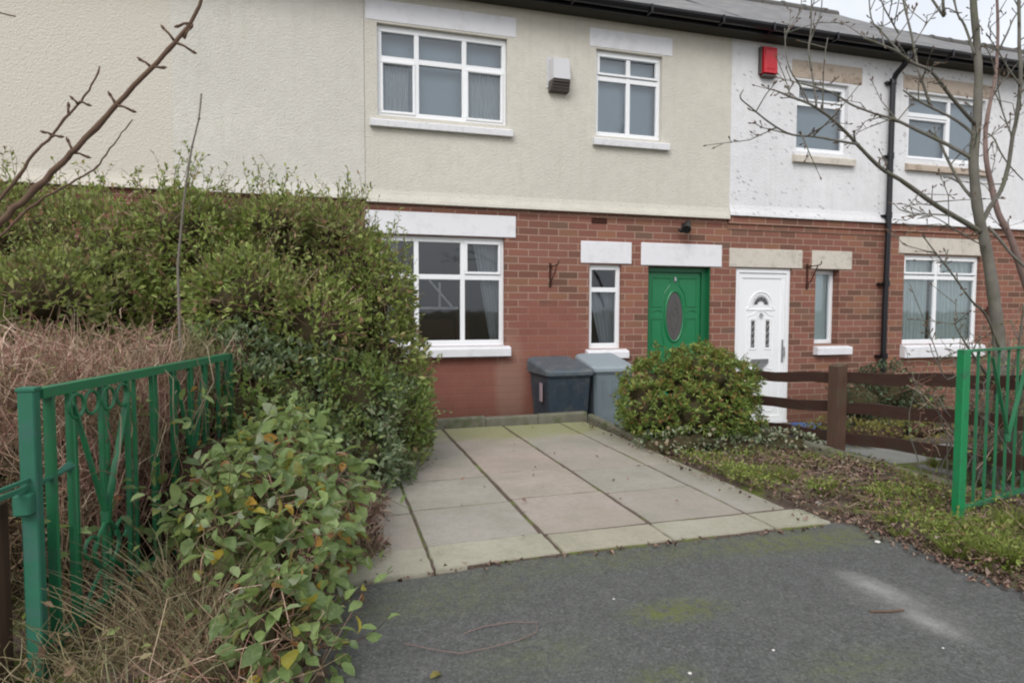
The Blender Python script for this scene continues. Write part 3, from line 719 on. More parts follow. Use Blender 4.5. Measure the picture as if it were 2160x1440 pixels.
def render_panel(house, x0, x1, z0, z1, holes, mat):
    yf = YF - .028; mb = MB()
    wall_open(mb, x0, x1, z0 + .14, z1, yf, holes, .05)
    # bell-cast drip at the foot of the render
    fl = [(yf, z0 + .14), (yf - .010, z0 + .09), (yf - .03, z0 + .035), (yf - .036, z0 + .004), (YF + .02, z0)]
    for (ya, za), (yb, zb) in zip(fl, fl[1:]): mb.add([(x0, ya, za), (x1, ya, za), (x1, yb, zb), (x0, yb, zb)], [(0, 3, 2, 1)])
    for x in (x0, x1):
        mb.add([(x, yf, z1), (x, yf, z0 + .14), (x, yf - .036, z0 + .004), (x, YF + .02, z0), (x, YF + .02, z1)], [(0, 1, 2, 3, 4)])
    return obj('render_coat', mb, mat, house)
def plinth_band(house, x0, x1, z0, z1, mat='red_brick', proud=.014):
    mb = MB(); mb.box(x0, x1, YF - proud, YF + .02, z0, z1, .003); return obj('brick_band', mb, mat, house)

ZB = -.45
grow = lambda h: (h[0] - .02, h[1] + .02, h[2] - .02, h[3] + .012)
# --- house on the left: blank wall
hA = thing('terraced_house', 'pale cream rendered house with a blank upper wall, behind the overgrown hedge', 'house', (-2.2, 8.5, ZB), 'houses of the terrace')
mb = MB(); wall_open(mb, -6.5, .37, ZB, 4.42, YF, [], .1); obj('brick_wall', mb, 'red_brick', hA); mb = MB(); mb.box(-6.5, .37, YF + .3, 13.0, ZB, 4.35); obj('rear_wall', mb, 'red_brick', hA)
render_panel(hA, -6.5, .368, 2.235, 4.405, [], 'pale_cream_render'); plinth_band(hA, -6.5, .37, 2.15, 2.236, proud=.008)
roof(hA, -6.5, .37); gutter(hA, -6.5, .37)
# --- the middle house: cream, green door
hB = thing('terraced_house', 'cream rendered house with a green front door, in the middle of the terrace', 'house', (2.55, 8.5, ZB), 'houses of the terrace')
W1 = (.50, 1.90, 3.12, 4.055); W2 = (2.955, 3.80, 3.10, 4.075); W3 = (.50, 1.885, .70, 1.895); W4 = (2.905, 3.315, .645, 1.63); D1 = (3.665, 4.52, -.40, 1.625)
mb = MB(); wall_open(mb, .37, 4.74, ZB, 4.42, YF, [grow(W1), grow(W2), W3, W4, D1], .17); obj('brick_wall', mb, 'red_brick_painted', hB); mb = MB(); mb.box(.37, 4.74, YF + 2.6, 13.0, ZB, 4.35); obj('rear_wall', mb, 'red_brick', hB)
render_panel(hB, .372, 4.745, 2.215, 4.405, [(.50, 1.90, 3.12, 4.056), (2.955, 3.80, 3.10, 4.076)], 'cream_render'); plinth_band(hB, .372, 4.745, 2.15, 2.214, proud=.006)
roof(hB, .37, 4.74); gutter(hB, .37, 4.74)
def in_up(wn, y):
    pleats('curtain', wn, .53, .84, 3.14, 3.72, y + .05, 'curtain', 8, .02); pleats('curtain', wn, 1.50, 1.86, 3.14, 3.72, y + .05, 'curtain', 8, .02)
    mb = MB(); mb.box(.52, 1.88, y + .10, y + .11, 3.10, 4.05); obj('blind', mb, 'room_grey', wn)
window(hB, *W1, YF + .02, [(.50, .915, 3.72), (.915, 1.43, 3.72), (1.43, 1.90, 3.72)], (.42, 1.955, 2.995, 3.09), (.385, 2.00, 4.075, 4.29), ('white_paint', 'lintel_white'), interior=in_up,
       label='wide upper window with three lights and white curtains in the side lights', sashes=[(.535, .90, 3.155, 3.70), (1.445, 1.865, 3.155, 3.70)])
def in_small(wn, y):
    mb = MB(); mb.box(2.97, 3.78, y + .05, y + .06, 3.08, 4.07); obj('blind', mb, 'room_grey', wn)
window(hB, *W2, YF + .02, [(2.955, 3.385, 3.765), (3.385, 3.80, 3.765)], (2.915, 3.885, 2.985, 3.085), (2.875, 3.93, 4.09, 4.30), ('white_paint', 'lintel_white'), interior=in_small,
       label='upper window of two lights under a small white lintel', sashes=[(2.99, 3.765, 3.80, 4.035)])
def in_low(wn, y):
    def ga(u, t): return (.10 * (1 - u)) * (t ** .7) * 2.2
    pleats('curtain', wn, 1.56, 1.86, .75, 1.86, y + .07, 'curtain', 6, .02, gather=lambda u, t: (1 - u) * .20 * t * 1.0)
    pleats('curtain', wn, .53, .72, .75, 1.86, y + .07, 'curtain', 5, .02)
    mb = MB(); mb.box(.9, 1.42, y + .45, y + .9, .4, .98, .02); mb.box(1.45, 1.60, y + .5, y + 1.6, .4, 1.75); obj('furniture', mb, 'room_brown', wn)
    mb = MB(); mb.box(.93, 1.46, y + .42, y + .95, 1.10, 1.13, .004); mb.box(.96, .985, y + .5, y + .53, 1.13, 1.42); mb.box(1.24, 1.265, y + .5, y + .53, 1.13, 1.42); mb.bar((1.10, y + .35, 1.44), (1.38, y + .35, 1.12), .05, .02); obj('reflection_bars', mb, 'upvc', wn)  # white bars added behind the glass, standing in for a pale reflection
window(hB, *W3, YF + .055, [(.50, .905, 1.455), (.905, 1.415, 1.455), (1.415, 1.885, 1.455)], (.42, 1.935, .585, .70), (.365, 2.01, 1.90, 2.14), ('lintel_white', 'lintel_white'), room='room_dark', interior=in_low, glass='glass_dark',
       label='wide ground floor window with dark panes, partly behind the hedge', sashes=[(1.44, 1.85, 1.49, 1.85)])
def in_nar(wn, y):
    pleats('curtain', wn, 3.12, 3.30, .68, 1.33, y + .06, 'curtain', 5, .015, gather=lambda u, t: -(1 - u) * .16 * (1 - t))
window(hB, *W4, YF + .045, [(2.905, 3.315, 1.335)], (2.86, 3.385, .535, .64), (2.795, 3.44, 1.64, 1.895), ('lintel_white', 'lintel_white'), room='room_dark', interior=in_nar, glass='glass_dark', fr=.050,
       label='narrow ground floor window above the bins')

def arc_pts(cx, z, rx, rz, a0, a1, n=16): return [(cx + rx * math.cos(a0 + (a1 - a0) * i / n), z + rz * math.sin(a0 + (a1 - a0) * i / n)) for i in range(n + 1)]
def ribbon(mb, pts, y, w=.014, d=.012, closed=False):
    P = [Vector((p[0], y, p[1])) for p in pts]
    if closed: P = P + [P[0]]
    mb.tube(P, [w * .5] * len(P), 6)
# green door: deep frame, panelled leaf with an oval leaded light
x0, x1, z0, z1 = D1; yd = YF + .115
mb = MB(); f_ = .055
mb.box(x0, x0 + f_, yd - .03, yd + .06, z0, z1, .004); mb.box(x1 - f_ - .01, x1, yd - .03, yd + .06, z0, z1, .004); mb.box(x0 + f_, x1 - f_ - .01, yd - .03, yd + .06, z1 - f_ - .01, z1, .004); mb.box(x0, x1, yd - .06, yd + .06, z0, z0 + .06, .004)
# painted reveals
mb.box(x1 - .006, x1 + .0, YF + .012, yd - .031, z0 + .01, z1 - .002); mb.box(x0, x0 + .006, YF + .012, yd - .031, z0 + .01, z1 - .002)
fr = obj('door_frame', mb, 'green_frame', hB)
mb = MB(); a, b, c, d = x0 + f_ + .002, x1 - f_ - .012, z0 + .06, z1 - f_ - .012; mb.box(a, b, yd, yd + .045, c, d, .004); cx = (a + b) / 2; czo = 1.02
ribbon(mb, arc_pts(cx, czo, .125, .31, 0, 2 * math.pi, 36)[:-1], yd - .004, .03, closed=True)
for s in (-1, 1):   # shaped panels round the oval
    ribbon(mb, [(cx + s * .17, czo + .055), (cx + s * .20, czo + .075), (cx + s * .24, czo + .08), (b - .06 if s > 0 else a + .06, czo + .055)], yd - .002, .014)
    ribbon(mb, [(cx + s * .17, czo - .02), (cx + s * .20, czo - .03), (b - .06 if s > 0 else a + .06, czo - .03), (b - .06 if s > 0 else a + .06, czo - .36), (cx + s * .13, czo - .36), (cx + s * .17, czo - .18)], yd - .002, .014, closed=True)
    ribbon(mb, [(cx + s * .17, czo + .12), (b - .06 if s > 0 else a + .06, czo + .12), (b - .06 if s > 0 else a + .06, d - .07), (cx + s * .06, d - .07), (cx + s * .06, czo + .39), (cx + s * .14, czo + .28)], yd - .002, .014, closed=True)
    ribbon(mb, [(cx + s * .04, c + .12), (b - .06 if s > 0 else a + .06, c + .12), (b - .06 if s > 0 else a + .06, czo - .45), (cx + s * .04, czo - .45)], yd - .002, .014, closed=True)
door = obj('door', mb, 'green_gloss', hB, label='green panelled door with an oval leaded window')
mb = MB(); pts = arc_pts(cx, czo, .115, .30, 0, 2 * math.pi, 36)[:-1]; mb.add([(p[0], yd - .008, p[1]) for p in pts] + [(p[0], yd + .01, p[1]) for p in pts], [tuple(range(36))] + [(i, (i + 1) % 36, 36 + (i + 1) % 36, 36 + i) for i in range(36)])
obj('door_glass', mb, 'lead', door)
mb = MB()
ribbon(mb, arc_pts(cx, czo, .055, .19, 0, 2 * math.pi, 24)[:-1], yd - .010, .007, closed=True); ribbon(mb, arc_pts(cx, czo + .06, .03, .05, 0, 2 * math.pi, 14)[:-1], yd - .011, .007, closed=True)
for s in (-1, 1): ribbon(mb, [(cx + s * .055, czo), (cx + s * .113, czo)], yd - .010, .006)
ribbon(mb, [(cx, czo + .19), (cx, czo + .295)], yd - .010, .006); ribbon(mb, [(cx, czo - .19), (cx, czo - .295)], yd - .010, .006)
obj('leading', mb, 'cowl_brown', door)
mb = MB(); mb.box(cx - .012, cx + .012, yd - .015, yd, d - .115, d - .05, .004); mb.tube([(cx, yd - .02, d - .06), (cx, yd - .03, d - .1)], .01, 8); obj('door_knocker', mb, 'chrome', door)
mb = MB(); mb.box(3.565, 4.67, YF - .012, YF + .17, 1.63, 1.90, .006); obj('lintel', mb, 'lintel_white', door)
mb = MB(); mb.box(x0 - .02, x1 + .02, YF - .10, YF + .2, ZB, z0, .01); obj('doorstep', mb, 'concrete_edge', door)
mb = MB(); mb.box(x0, x1, yd + .07, yd + .08, z0, z1); obj('backing', mb, 'room_dark', door)
# --- the white house to the right
hC = thing('terraced_house', 'white rendered house with a white front door and a black drainpipe', 'house', (6.92, 8.5, ZB), 'houses of the terrace')
U3 = (5.705, 6.505, 3.12, 4.005); U4 = (7.50, 8.88, 3.14, 4.03); R1 = (7.55, 8.93, .635, 1.865); N2 = (6.09, 6.47, .655, 1.63); D2 = (4.885, 5.715, -.36, 1.63)
mb = MB(); wall_open(mb, 4.74, 9.11, ZB, 4.42, YF, [grow(U3), grow(U4), R1, N2, D2], .17); obj('brick_wall', mb, 'red_brick', hC); mb = MB(); mb.box(4.74, 9.11, YF + 2.6, 13.0, ZB, 4.35); obj('rear_wall', mb, 'red_brick', hC)
render_panel(hC, 4.747, 9.11, 2.262, 4.405, [(5.705, 6.505, 3.12, 4.006), (7.50, 8.88, 3.14, 4.031)], 'white_render')
plinth_band(hC, 4.747, 9.11, 2.165, 2.262, proud=.030); plinth_band(hC, 4.747, 9.11, 2.10, 2.164, proud=.012)
roof(hC, 4.74, 9.11, zr=6.60); gutter(hC, 4.74, 9.11)
def in_u3(wn, y):
    mb = MB(); mb.box(5.72, 6.49, y + .05, y + .06, 3.10, 4.0); obj('blind', mb, 'room_grey', wn)
window(hC, *U3, YF + .02, [(5.705, 6.505, 3.735)], (5.65, 6.605, 2.975, 3.085), (5.62, 6.72, 4.03, 4.25), ('stone_lintel', 'stained_lintel'), interior=in_u3, label='small upper window beside the red alarm box', sashes=[(5.745, 6.465, 3.77, 3.96)])
def in_u4(wn, y):
    mb = MB(); mb.box(7.52, 8.86, y + .05, y + .06, 3.12, 4.02); obj('blind', mb, 'room_grey', wn)
window(hC, *U4, YF + .02, [(7.50, 8.27, 3.755), (8.27, 8.88, None)], (7.47, 8.95, 2.985, 3.09), (7.40, 8.96, 4.055, 4.25), ('stained_lintel', 'stained_lintel'), interior=in_u4, label='wide upper window behind the bare tree branches', sashes=[(7.535, 8.24, 3.16, 3.71)])
def in_r1(wn, y):
    pleats('blind', wn, 7.64, 8.10, .69, 1.56, y + .035, 'blind_grey', 7, .02, strips=True); pleats('blind', wn, 8.16, 8.90, .69, 1.56, y + .035, 'blind_grey', 11, .02, strips=True)
    pleats('blind', wn, 7.6, 8.90, 1.56, 1.84, y + .035, 'blind_grey', 14, .02, strips=True)
window(hC, *R1, YF + .045, [(7.55, 8.17, 1.555), (8.17, 8.93, 1.555)], (7.52, 8.975, .455, .63), (7.445, 8.95, 1.875, 2.115), ('lintel_white', 'stone_lintel'), interior=in_r1, label='ground floor window hung with pale vertical blinds', sashes=[(7.585, 8.15, 1.60, 1.82), (8.20, 8.895, 1.60, 1.82)])
def in_n2(wn, y):
    mb = MB(); mb.box(6.11, 6.45, y + .01, y + .015, .69, 1.6); obj('blind', mb, 'blind_grey', wn)
window(hC, *N2, YF + .11, [(6.09, 6.47, None)], (6.08, 6.635, .52, .64), (6.02, 6.66, 1.635, 1.875), ('lintel_white', 'stone_lintel'), interior=in_n2, fr=.045, label='slim frosted window beside the white door')
# white door
x0, x1, z0, z1 = D2; yd = YF + .045; mb = MB(); f_ = .06
mb.box(x0, x0 + f_, yd - .02, yd + .06, z0 + .03, z1, .005); mb.box(x1 - f_, x1, yd - .02, yd + .06, z0 + .03, z1, .005); mb.box(x0 + f_, x1 - f_, yd - .02, yd + .06, z1 - f_, z1, .005); mb.box(x0, x1, yd - .03, yd + .06, z0, z0 + .03)
mb.box(x0 + f_ - .014, x0 + f_, yd - .028, yd - .018, z0 + .03, z1 - f_, .003); mb.box(x1 - f_, x1 - f_ + .014, yd - .028, yd - .018, z0 + .03, z1 - f_, .003); mb.box(x0 + f_ - .014, x1 - f_ + .014, yd - .028, yd - .018, z1 - f_, z1 - f_ + .014, .003)
obj('door_frame', mb, 'upvc', hC)
mb = MB(); a, b, c, d = x0 + f_ + .002, x1 - f_ - .002, z0 + .032, z1 - f_ - .002; cx = (a + b) / 2 - .01
mb.box(a, b, yd, yd + .05, c, d, .004); s_ = .065
mb.box(a, b, yd - .012, yd + .01, d - s_, d, .004); mb.box(a, b, yd - .012, yd + .01, c, c + s_, .004); mb.box(a, a + s_, yd - .0115, yd + .01, c + s_, d - s_, .004); mb.box(b - s_, b, yd - .0115, yd + .01, c + s_, d - s_, .004)
zf = 1.16
ribbon(mb, arc_pts(cx, zf, .17, .17, 0, math.pi, 20) + [(cx - .17, zf - .02), (cx - .21, zf - .04), (cx - .21, zf - .055), (cx + .21, zf - .055), (cx + .21, zf - .04), (cx + .17, zf - .02)], yd - .002, .018, closed=True)
ribbon(mb, arc_pts(cx, zf, .115, .115, 0, math.pi, 20), yd - .006, .012)
for s in (-1, 1): ribbon(mb, [(cx + s * .11 - .045, .60), (cx + s * .11 + .045, .60), (cx + s * .11 + .045, .985), (cx + s * .11 - .045, .985)], yd - .002, .016, closed=True)
ribbon(mb, [(cx - .2, .52), (cx - .2, 1.02), (cx - .12, 1.04), (cx - .05, 1.09), (cx + .05, 1.09), (cx + .12, 1.04), (cx + .2, 1.02), (cx + .2, .52)], yd - .002, .012)
ribbon(mb, [(cx - .2, -.2), (cx + .2, -.2), (cx + .2, .33), (cx + .1, .36), (cx, .33), (cx - .1, .36), (cx - .2, .33)], yd - .002, .014, closed=True)
door2 = obj('door', mb, 'upvc', hC, label='white panelled plastic door with a fan light')
mb = MB(); o_ = arc_pts(cx, zf + .005, .125, .125, .06, math.pi - .06, 18); i_ = arc_pts(cx, zf + .005, .055, .05, .1, math.pi - .1, 18)
mb.add([(p[0], yd - .005, p[1]) for p in o_] + [(p[0], yd - .005, p[1]) for p in i_], [(k, k + 1, 19 + k + 1, 19 + k) for k in range(18)])
obj('door_glass', mb, 'lead', door2)
for s in (-1, 1): mb = MB(); mb.box(cx + s * .11 - .024, cx + s * .11 + .024, yd - .006, yd + .001, .625, .965); obj('door_glass', mb, 'lead', door2)
mb = MB(); mb.tube([(cx + .088 * math.cos(math.pi * q / 14), yd - .008, zf + .008 + .085 * math.sin(math.pi * q / 14)) for q in range(15)], .003, 5)
for k in range(1, 5):
    an = math.pi * k / 5; mb.bar((cx + .05 * math.cos(an), yd - .008, zf + .005 + .045 * math.sin(an)), (cx + .125 * math.cos(an), yd - .008, zf + .005 + .12 * math.sin(an)), .006)
obj('leading', mb, 'chrome', door2)
for s in (-1, 1):
    mb = MB(); mb.tube([(cx + s * .11 + (.020 if k % 2 else -.020), yd - .008, .635 + k * .04) for k in range(9)], .003, 5); obj('leading', mb, 'chrome', door2)
mb = MB(); mb.tube([(b - .03, yd - .05, .63), (b - .03, yd - .055, .56), (b - .03, yd - .05, .5)], .009, 8); mb.box(b - .044, b - .016, yd - .018, yd - .01, .42, .72, .003); mb.tube([(b - .03, yd - .012, .61), (b - .03, yd - .05, .61)], .008, 8)
obj('door_handle', mb, 'chrome', door2)
mb = MB(); mb.box(cx - .13, cx + .13, yd - .014, yd, .42, .475, .004); mb.add([(cx - .125, yd - .016, .42), (cx + .125, yd - .016, .42), (cx + .02, yd - .02, .34), (cx - .03, yd - .02, .34)], [(0, 1, 2, 3)]); obj('letterbox', mb, 'chrome', door2)
mb = MB(); mb.ring((cx, yd - .02, 1.03), .022, .006, (1, 0, 0), (0, 0, 1), 14, 6); mb.box(cx - .012, cx + .012, yd - .015, yd, 1.035, 1.065, .003); obj('door_knocker', mb, 'chrome', door2)
mb = MB(); mb.box(4.78, 5.87, YF - .012, YF + .17, 1.635, 1.87, .006); obj('lintel', mb, 'stone_lintel', door2)
mb = MB(); mb.box(x0 - .03, x1 + .03, YF - .16, YF + .2, ZB, z0, .01); obj('doorstep', mb, 'concrete_edge', door2)
mb = MB(); mb.box(x0, x1, yd + .07, yd + .08, z0, z1); obj('backing', mb, 'room_dark', door2)
# drainpipe with swan neck and collars
mb = MB(); px_ = 7.15; yp = YF - .10
mb.tube([(px_ + .02, 6.50, 4.40), (px_ + .02, 6.50, 4.33), (px_ + .01, 6.55, 4.26), (px_, 6.66, 4.18), (px_, yp, 4.10), (px_, yp, 3.0), (px_, yp, 2.3), (px_ - .005, yp + .01, 1.2), (px_ - .01, yp + .01, -.30), (px_ - .01, yp - .06, -.38)], .036, 12)
for zz in (4.06, 3.1, 2.32, 1.42, .45): mb.tube([(px_, yp, zz), (px_, yp, zz + .075)], .043, 12); mb.box(px_ - .075, px_ + .075, yp + .02, YF - .03 if zz > 2.2 else YF - .002, zz + .02, zz + .05, .004)
mb.tube([(px_ + .02, 6.50, 4.40), (px_ + .02, 6.50, 4.36)], .047, 12)
obj('drainpipe', mb, 'gutter_black', hC)
# --- next white house, mostly out of frame
hD = thing('terraced_house', 'white rendered house at the far right end, seen only as a strip behind the tree', 'house', (11.3, 8.5, ZB), 'houses of the terrace')
mb = MB(); wall_open(mb, 9.11, 15.5, ZB, 4.42, YF, [], .1); obj('brick_wall', mb, 'red_brick', hD); mb = MB(); mb.box(9.11, 15.5, YF + .3, 13.0, ZB, 4.35); obj('rear_wall', mb, 'red_brick', hD)
render_panel(hD, 9.112, 15.5, 2.262, 4.405, [], 'white_render'); plinth_band(hD, 9.112, 15.5, 2.165, 2.262, proud=.030)
roof(hD, 9.115, 15.5, zr=6.42); gutter(hD, 9.11, 15.5)

# ------------------------------------------------------------------ fittings on the walls
yr_ = YF - .028
t = thing('alarm_box', 'red burglar alarm box high on the white wall just under the gutter', 'alarm box', (5.245, yr_, 3.99))
mb = MB(); mb.add([(5.135, yr_, 3.995), (5.355, yr_, 3.995), (5.355, yr_, 4.335), (5.135, yr_, 4.335), (5.15, yr_ - .085, 4.012), (5.34, yr_ - .085, 4.012), (5.34, yr_ - .07, 4.325), (5.15, yr_ - .07, 4.325)], [(4, 5, 6, 7), (0, 1, 5, 4), (1, 2, 6, 5), (2, 3, 7, 6), (3, 0, 4, 7)])
mb.box(5.17, 5.32, yr_ - .088, yr_ - .07, 4.05, 4.29, .01); obj('cover', mb, 'red_plastic', t)
mb = MB(); mb.box(5.145, 5.345, yr_ - .075, yr_ - .001, 3.970, 3.994, .006); mb.box(5.118, 5.134, yr_ - .06, yr_ - .001, 4.0, 4.33, .004); obj('strobe', mb, 'cowl_brown', t)
t = thing('wall_vent', 'white vent cowl with a brown underside on the cream wall between the upper windows', 'vent cowl', (2.48, yr_, 3.52))
a, b = 2.375, 2.60; mb = MB()
mb.add([(a, yr_, 3.60), (b, yr_, 3.60), (b, yr_, 3.885), (a, yr_, 3.885), (a + .015, yr_ - .15, 3.64), (b - .015, yr_ - .15, 3.64), (b - .02, yr_ - .12, 3.87), (a + .02, yr_ - .12, 3.87)], [(4, 5, 6, 7), (1, 2, 6, 5), (2, 3, 7, 6), (3, 0, 4, 7), (0, 1, 5, 4)])
mb.box(a - .02, b + .02, yr_ - .012, yr_, 3.57, 3.91, .004); obj('cover', mb, 'cowl_white', t)
mb = MB(); mb.add([(a + .0, yr_ - .005, 3.525), (b, yr_ - .005, 3.525), (b, yr_ - .005, 3.64), (a, yr_ - .005, 3.64), (a + .0, yr_ - .075, 3.53), (b, yr_ - .075, 3.53), (b - .015, yr_ - .145, 3.645), (a + .015, yr_ - .145, 3.645)], [(4, 5, 6, 7), (0, 1, 5, 4), (1, 2, 6, 5), (3, 0, 4, 7)])
for k in range(3): mb.box(a + .01, b - .01, yr_ - .10 - k * .02, yr_ - .09 - k * .02, 3.56 + k * .026, 3.57 + k * .026)
obj('louvre', mb, 'cowl_brown', t)
t = thing('security_light', 'small black security light on the brick above the green door', 'outdoor light', (4.12, YF, 2.04))
mb = MB(); mb.box(4.10, 4.16, YF - .03, YF, 2.07, 2.15, .006); mb.tube([(4.13, YF - .03, 2.11), (4.11, YF - .08, 2.10), (4.10, YF - .10, 2.07)], .012, 8); obj('wall_mount', mb, 'black_plastic', t)
mb = MB(); mb.tube([(4.165, YF - .05, 2.16), (4.14, YF - .08, 2.13), (4.10, YF - .13, 2.085), (4.07, YF - .17, 2.05)], [.028, .036, .048, .052], 12); obj('lamp_head', mb, 'black_plastic', t)
mb = MB(); mb.tube([(4.05, YF - .06, 2.06), (4.05, YF - .09, 2.035)], [.026, .02], 10); obj('sensor', mb, 'black_plastic', t)
def bracket(x, z0, z1, label, diag=True):
    mb = MB(); mb.box(x - .014, x + .014, YF - .012, YF, z0, z1, .003); mb.box(x - .02, x + .02, YF - .016, YF, z1 - .05, z1 - .03); mb.box(x - .02, x + .02, YF - .016, YF, z0 + .03, z0 + .05)
    mb.tube([(x, YF - .012, z1 - .04), (x + .01, YF - .10, z1 - .035), (x + .015, YF - .2, z1 - .03), (x + .018, YF - .23, z1 - .01), (x + .018, YF - .225, z1 + .02)], .007, 6)
    if diag: mb.tube([(x, YF - .012, z0 + .06), (x + .01, YF - .06, z0 + .10), (x + .015, YF - .14, z1 - .09), (x + .015, YF - .17, z1 - .04)], .007, 6)
    return tag(obj('hanging_basket_bracket', mb, 'rust'), label, 'wall bracket', 'basket brackets on the brick')
bracket(2.42, 1.355, 1.63, 'rusty hanging basket bracket on the brick between the wide and the narrow ground floor windows')
bracket(5.95, 1.37, 1.70, 'rusty hanging basket bracket between the white door and the slim window')
mb = MB(); mb.box(2.925, 3.12, YF - .006, YF + .01, 2.10, 2.165, .002)
for k in range(6): mb.box(2.94 + k * .03, 2.952 + k * .03, YF - .010, YF, 2.108, 2.157)
tag(obj('air_brick', mb, 'rust'), 'dark red air brick set high in the brickwork above the narrow window', 'air brick')
mb = MB(); mb.box(9.02, 9.12, YF - .05, YF, 1.05, 1.12, .006); mb.tube([(9.07, YF - .03, 1.12), (9.07, YF - .04, 1.16)], .02, 8)
tag(obj('wall_box', mb, 'rust'), 'small dark box on the brick to the right of the blinds window', 'wall fitting')

# ------------------------------------------------------------------ bins
def wheelie_bin(label, x0, y0, z0, sx, sy, h, mats, rot, lidc=None):
    t = thing('wheelie_bin', label, 'wheelie bin', (x0, y0, z0), 'wheelie bins against the wall')
    def T(vs): c, s = math.cos(rot), math.sin(rot); return [(x0 + x * c - y * s, y0 + x * s + y * c, z0 + z) for x, y, z in vs]
    def add(mb, vs, fs): mb.add(T(vs), fs)
    a, b = sx / 2, sy / 2
    mb = MB(); lv = []
    for z, kx, ky in ((.06, .78, .74), (.08, .80, .76), (h * .55, .89, .88), (h * .86, .955, .95), (h * .87, 1.0, 1.0), (h * .905, 1.0, 1.0), (h * .91, .97, .97)):
        for x, y in ((-1, -.86), (-.88, -1), (.88, -1), (1, -.86), (1, .86), (.88, 1), (-.88, 1), (-1, .86)): lv.append((x * a * kx, y * b * ky - (1 - ky) * b * .3, z))
    fs = [tuple(range(8))[::-1], tuple(range(48, 56))] + [(r_ * 8 + j, r_ * 8 + (j + 1) % 8, r_ * 8 + 8 + (j + 1) % 8, r_ * 8 + 8 + j) for r_ in range(6) for j in range(8)]
    add(mb, lv, fs)
    for q in (-.5, 0, .5):
        add(mb, [(q * a - .012, -b * .80, .12), (q * a + .012, -b * .80, .12), (q * a + .014, -b * .985, h * .80), (q * a - .014, -b * .985, h * .80), (q * a - .012, -b * .70, .12), (q * a + .012, -b * .70, .12), (q * a + .014, -b * .9, h * .80), (q * a - .014, -b * .9, h * .80)], [(0, 1, 2, 3), (0, 4, 5, 1), (3, 2, 6, 7), (1, 5, 6, 2), (0, 3, 7, 4)])
    obj('bin_body', mb, mats[0], t)
    mb = MB(); lv = []     # lid: skirt, then a crown sloping up to the hinge at the back
    for k, (z, kx, ky) in enumerate(((.895, 1.07, 1.06), (.93, 1.07, 1.06), (.95, 1.03, 1.02), (.965, .86, .84))):
        for x, y in ((-1, -.84), (-.86, -1), (.86, -1), (1, -.84), (1, .86), (.88, 1), (-.88, 1), (-1, .86)): lv.append((x * a * kx, y * b * ky, z * h + (y + 1) * .5 * .10 * h * (0 if k == 0 else 1)))
    fs = [tuple(range(24, 32)), tuple(range(8))[::-1]] + [(r_ * 8 + j, r_ * 8 + (j + 1) % 8, r_ * 8 + 8 + (j + 1) % 8, r_ * 8 + 8 + j) for r_ in range(3) for j in range(8)]
    add(mb, lv, fs); obj('bin_lid', mb, mats[1], t)
    mb = MB(); mb.tube(T([(-a * .8, b * 1.05, h * .94), (-a * .8, b * 1.22, h * .97), (a * .8, b * 1.22, h * .97), (a * .8, b * 1.05, h * .94)]), .016, 8); obj('bin_handle', mb, mats[0], t)
    for s in (-1, 1):
        mb = MB(); mb.tube(T([(s * a * .80, b * .72, .10), (s * a * .98, b * .72, .10)]), .10, 16); obj('wheel', mb, 'black_plastic', t)
    return t
bn = wheelie_bin('dark grey wheelie bin with a lighter lid, left of the pair under the narrow window', 2.355, 6.30, -.39, .50, .62, .915, ('bin_body', 'bin_lid'), .05)
mb = MB(); mb.box(2.094, 2.100, 6.12, 6.20, .15, .34); 
bs = obj('sticker', mb, 'label_pale', bn)
wheelie_bin('blue-grey wheelie bin standing behind the round shrub, right of the pair', 2.90, 6.36, -.39, .46, .58, .935, ('bin_blue_body', 'bin_blue_lid'), -.04)

# ------------------------------------------------------------------ post and rail fence
fz = lambda y: gz(y) * .62
t = thing('post_and_rail_fence', 'brown timber post and rail fence along the side of the drive', 'fence', (3.75, 3.9, 0))
for y, hgt in ((3.93, .68), (5.75, .62), (2.2, .80)):
    mb = MB(); w_ = .046; z1 = hgt; X = 3.75
    mb.add([(X - w_, y - w_, -.35), (X + w_, y - w_, -.35), (X + w_, y + w_, -.35), (X - w_, y + w_, -.35), (X - w_, y - w_, z1 - .01), (X + w_, y - w_, z1 + .004), (X + w_, y + w_, z1 + .004), (X - w_, y + w_, z1 - .006), (X, y, z1 + .014)],
           [(0, 1, 5, 4), (1, 2, 6, 5), (2, 3, 7, 6), (3, 0, 4, 7), (4, 5, 8), (5, 6, 8), (6, 7, 8), (7, 4, 8)])
    obj('fence_post', mb, 'fence_post_brown', t)
def rz(y, base): return base + (3.95 - y) * .085
for y0, y1 in ((3.95, 5.75), (2.2, 3.91)):
    for base, hh in ((.575, .085), (.345, .085), (.115, .085)):
        mb = MB(); vs = []; nn = 12; xo = 3.795 if y0 > 3.5 else 3.80
        for k in range(nn + 1):
            y = y0 + (y1 - y0) * k / nn; z = rz(y, base) + .006 * math.sin(k * 1.3 + base * 20)
            vs += [(xo, y, z - hh / 2), (xo + .025, y, z - hh / 2), (xo + .025, y, z + hh / 2 + .003 * math.sin(k * 2.1)), (xo, y, z + hh / 2)]
        fs = [(k * 4 + j, k * 4 + (j + 1) % 4, k * 4 + 4 + (j + 1) % 4, k * 4 + 4 + j) for k in range(nn) for j in range(4)] + [(3, 2, 1, 0), (nn * 4, nn * 4 + 1, nn * 4 + 2, nn * 4 + 3)]
        mb.add(vs, fs); obj('rail', mb, 'fence_brown', t)

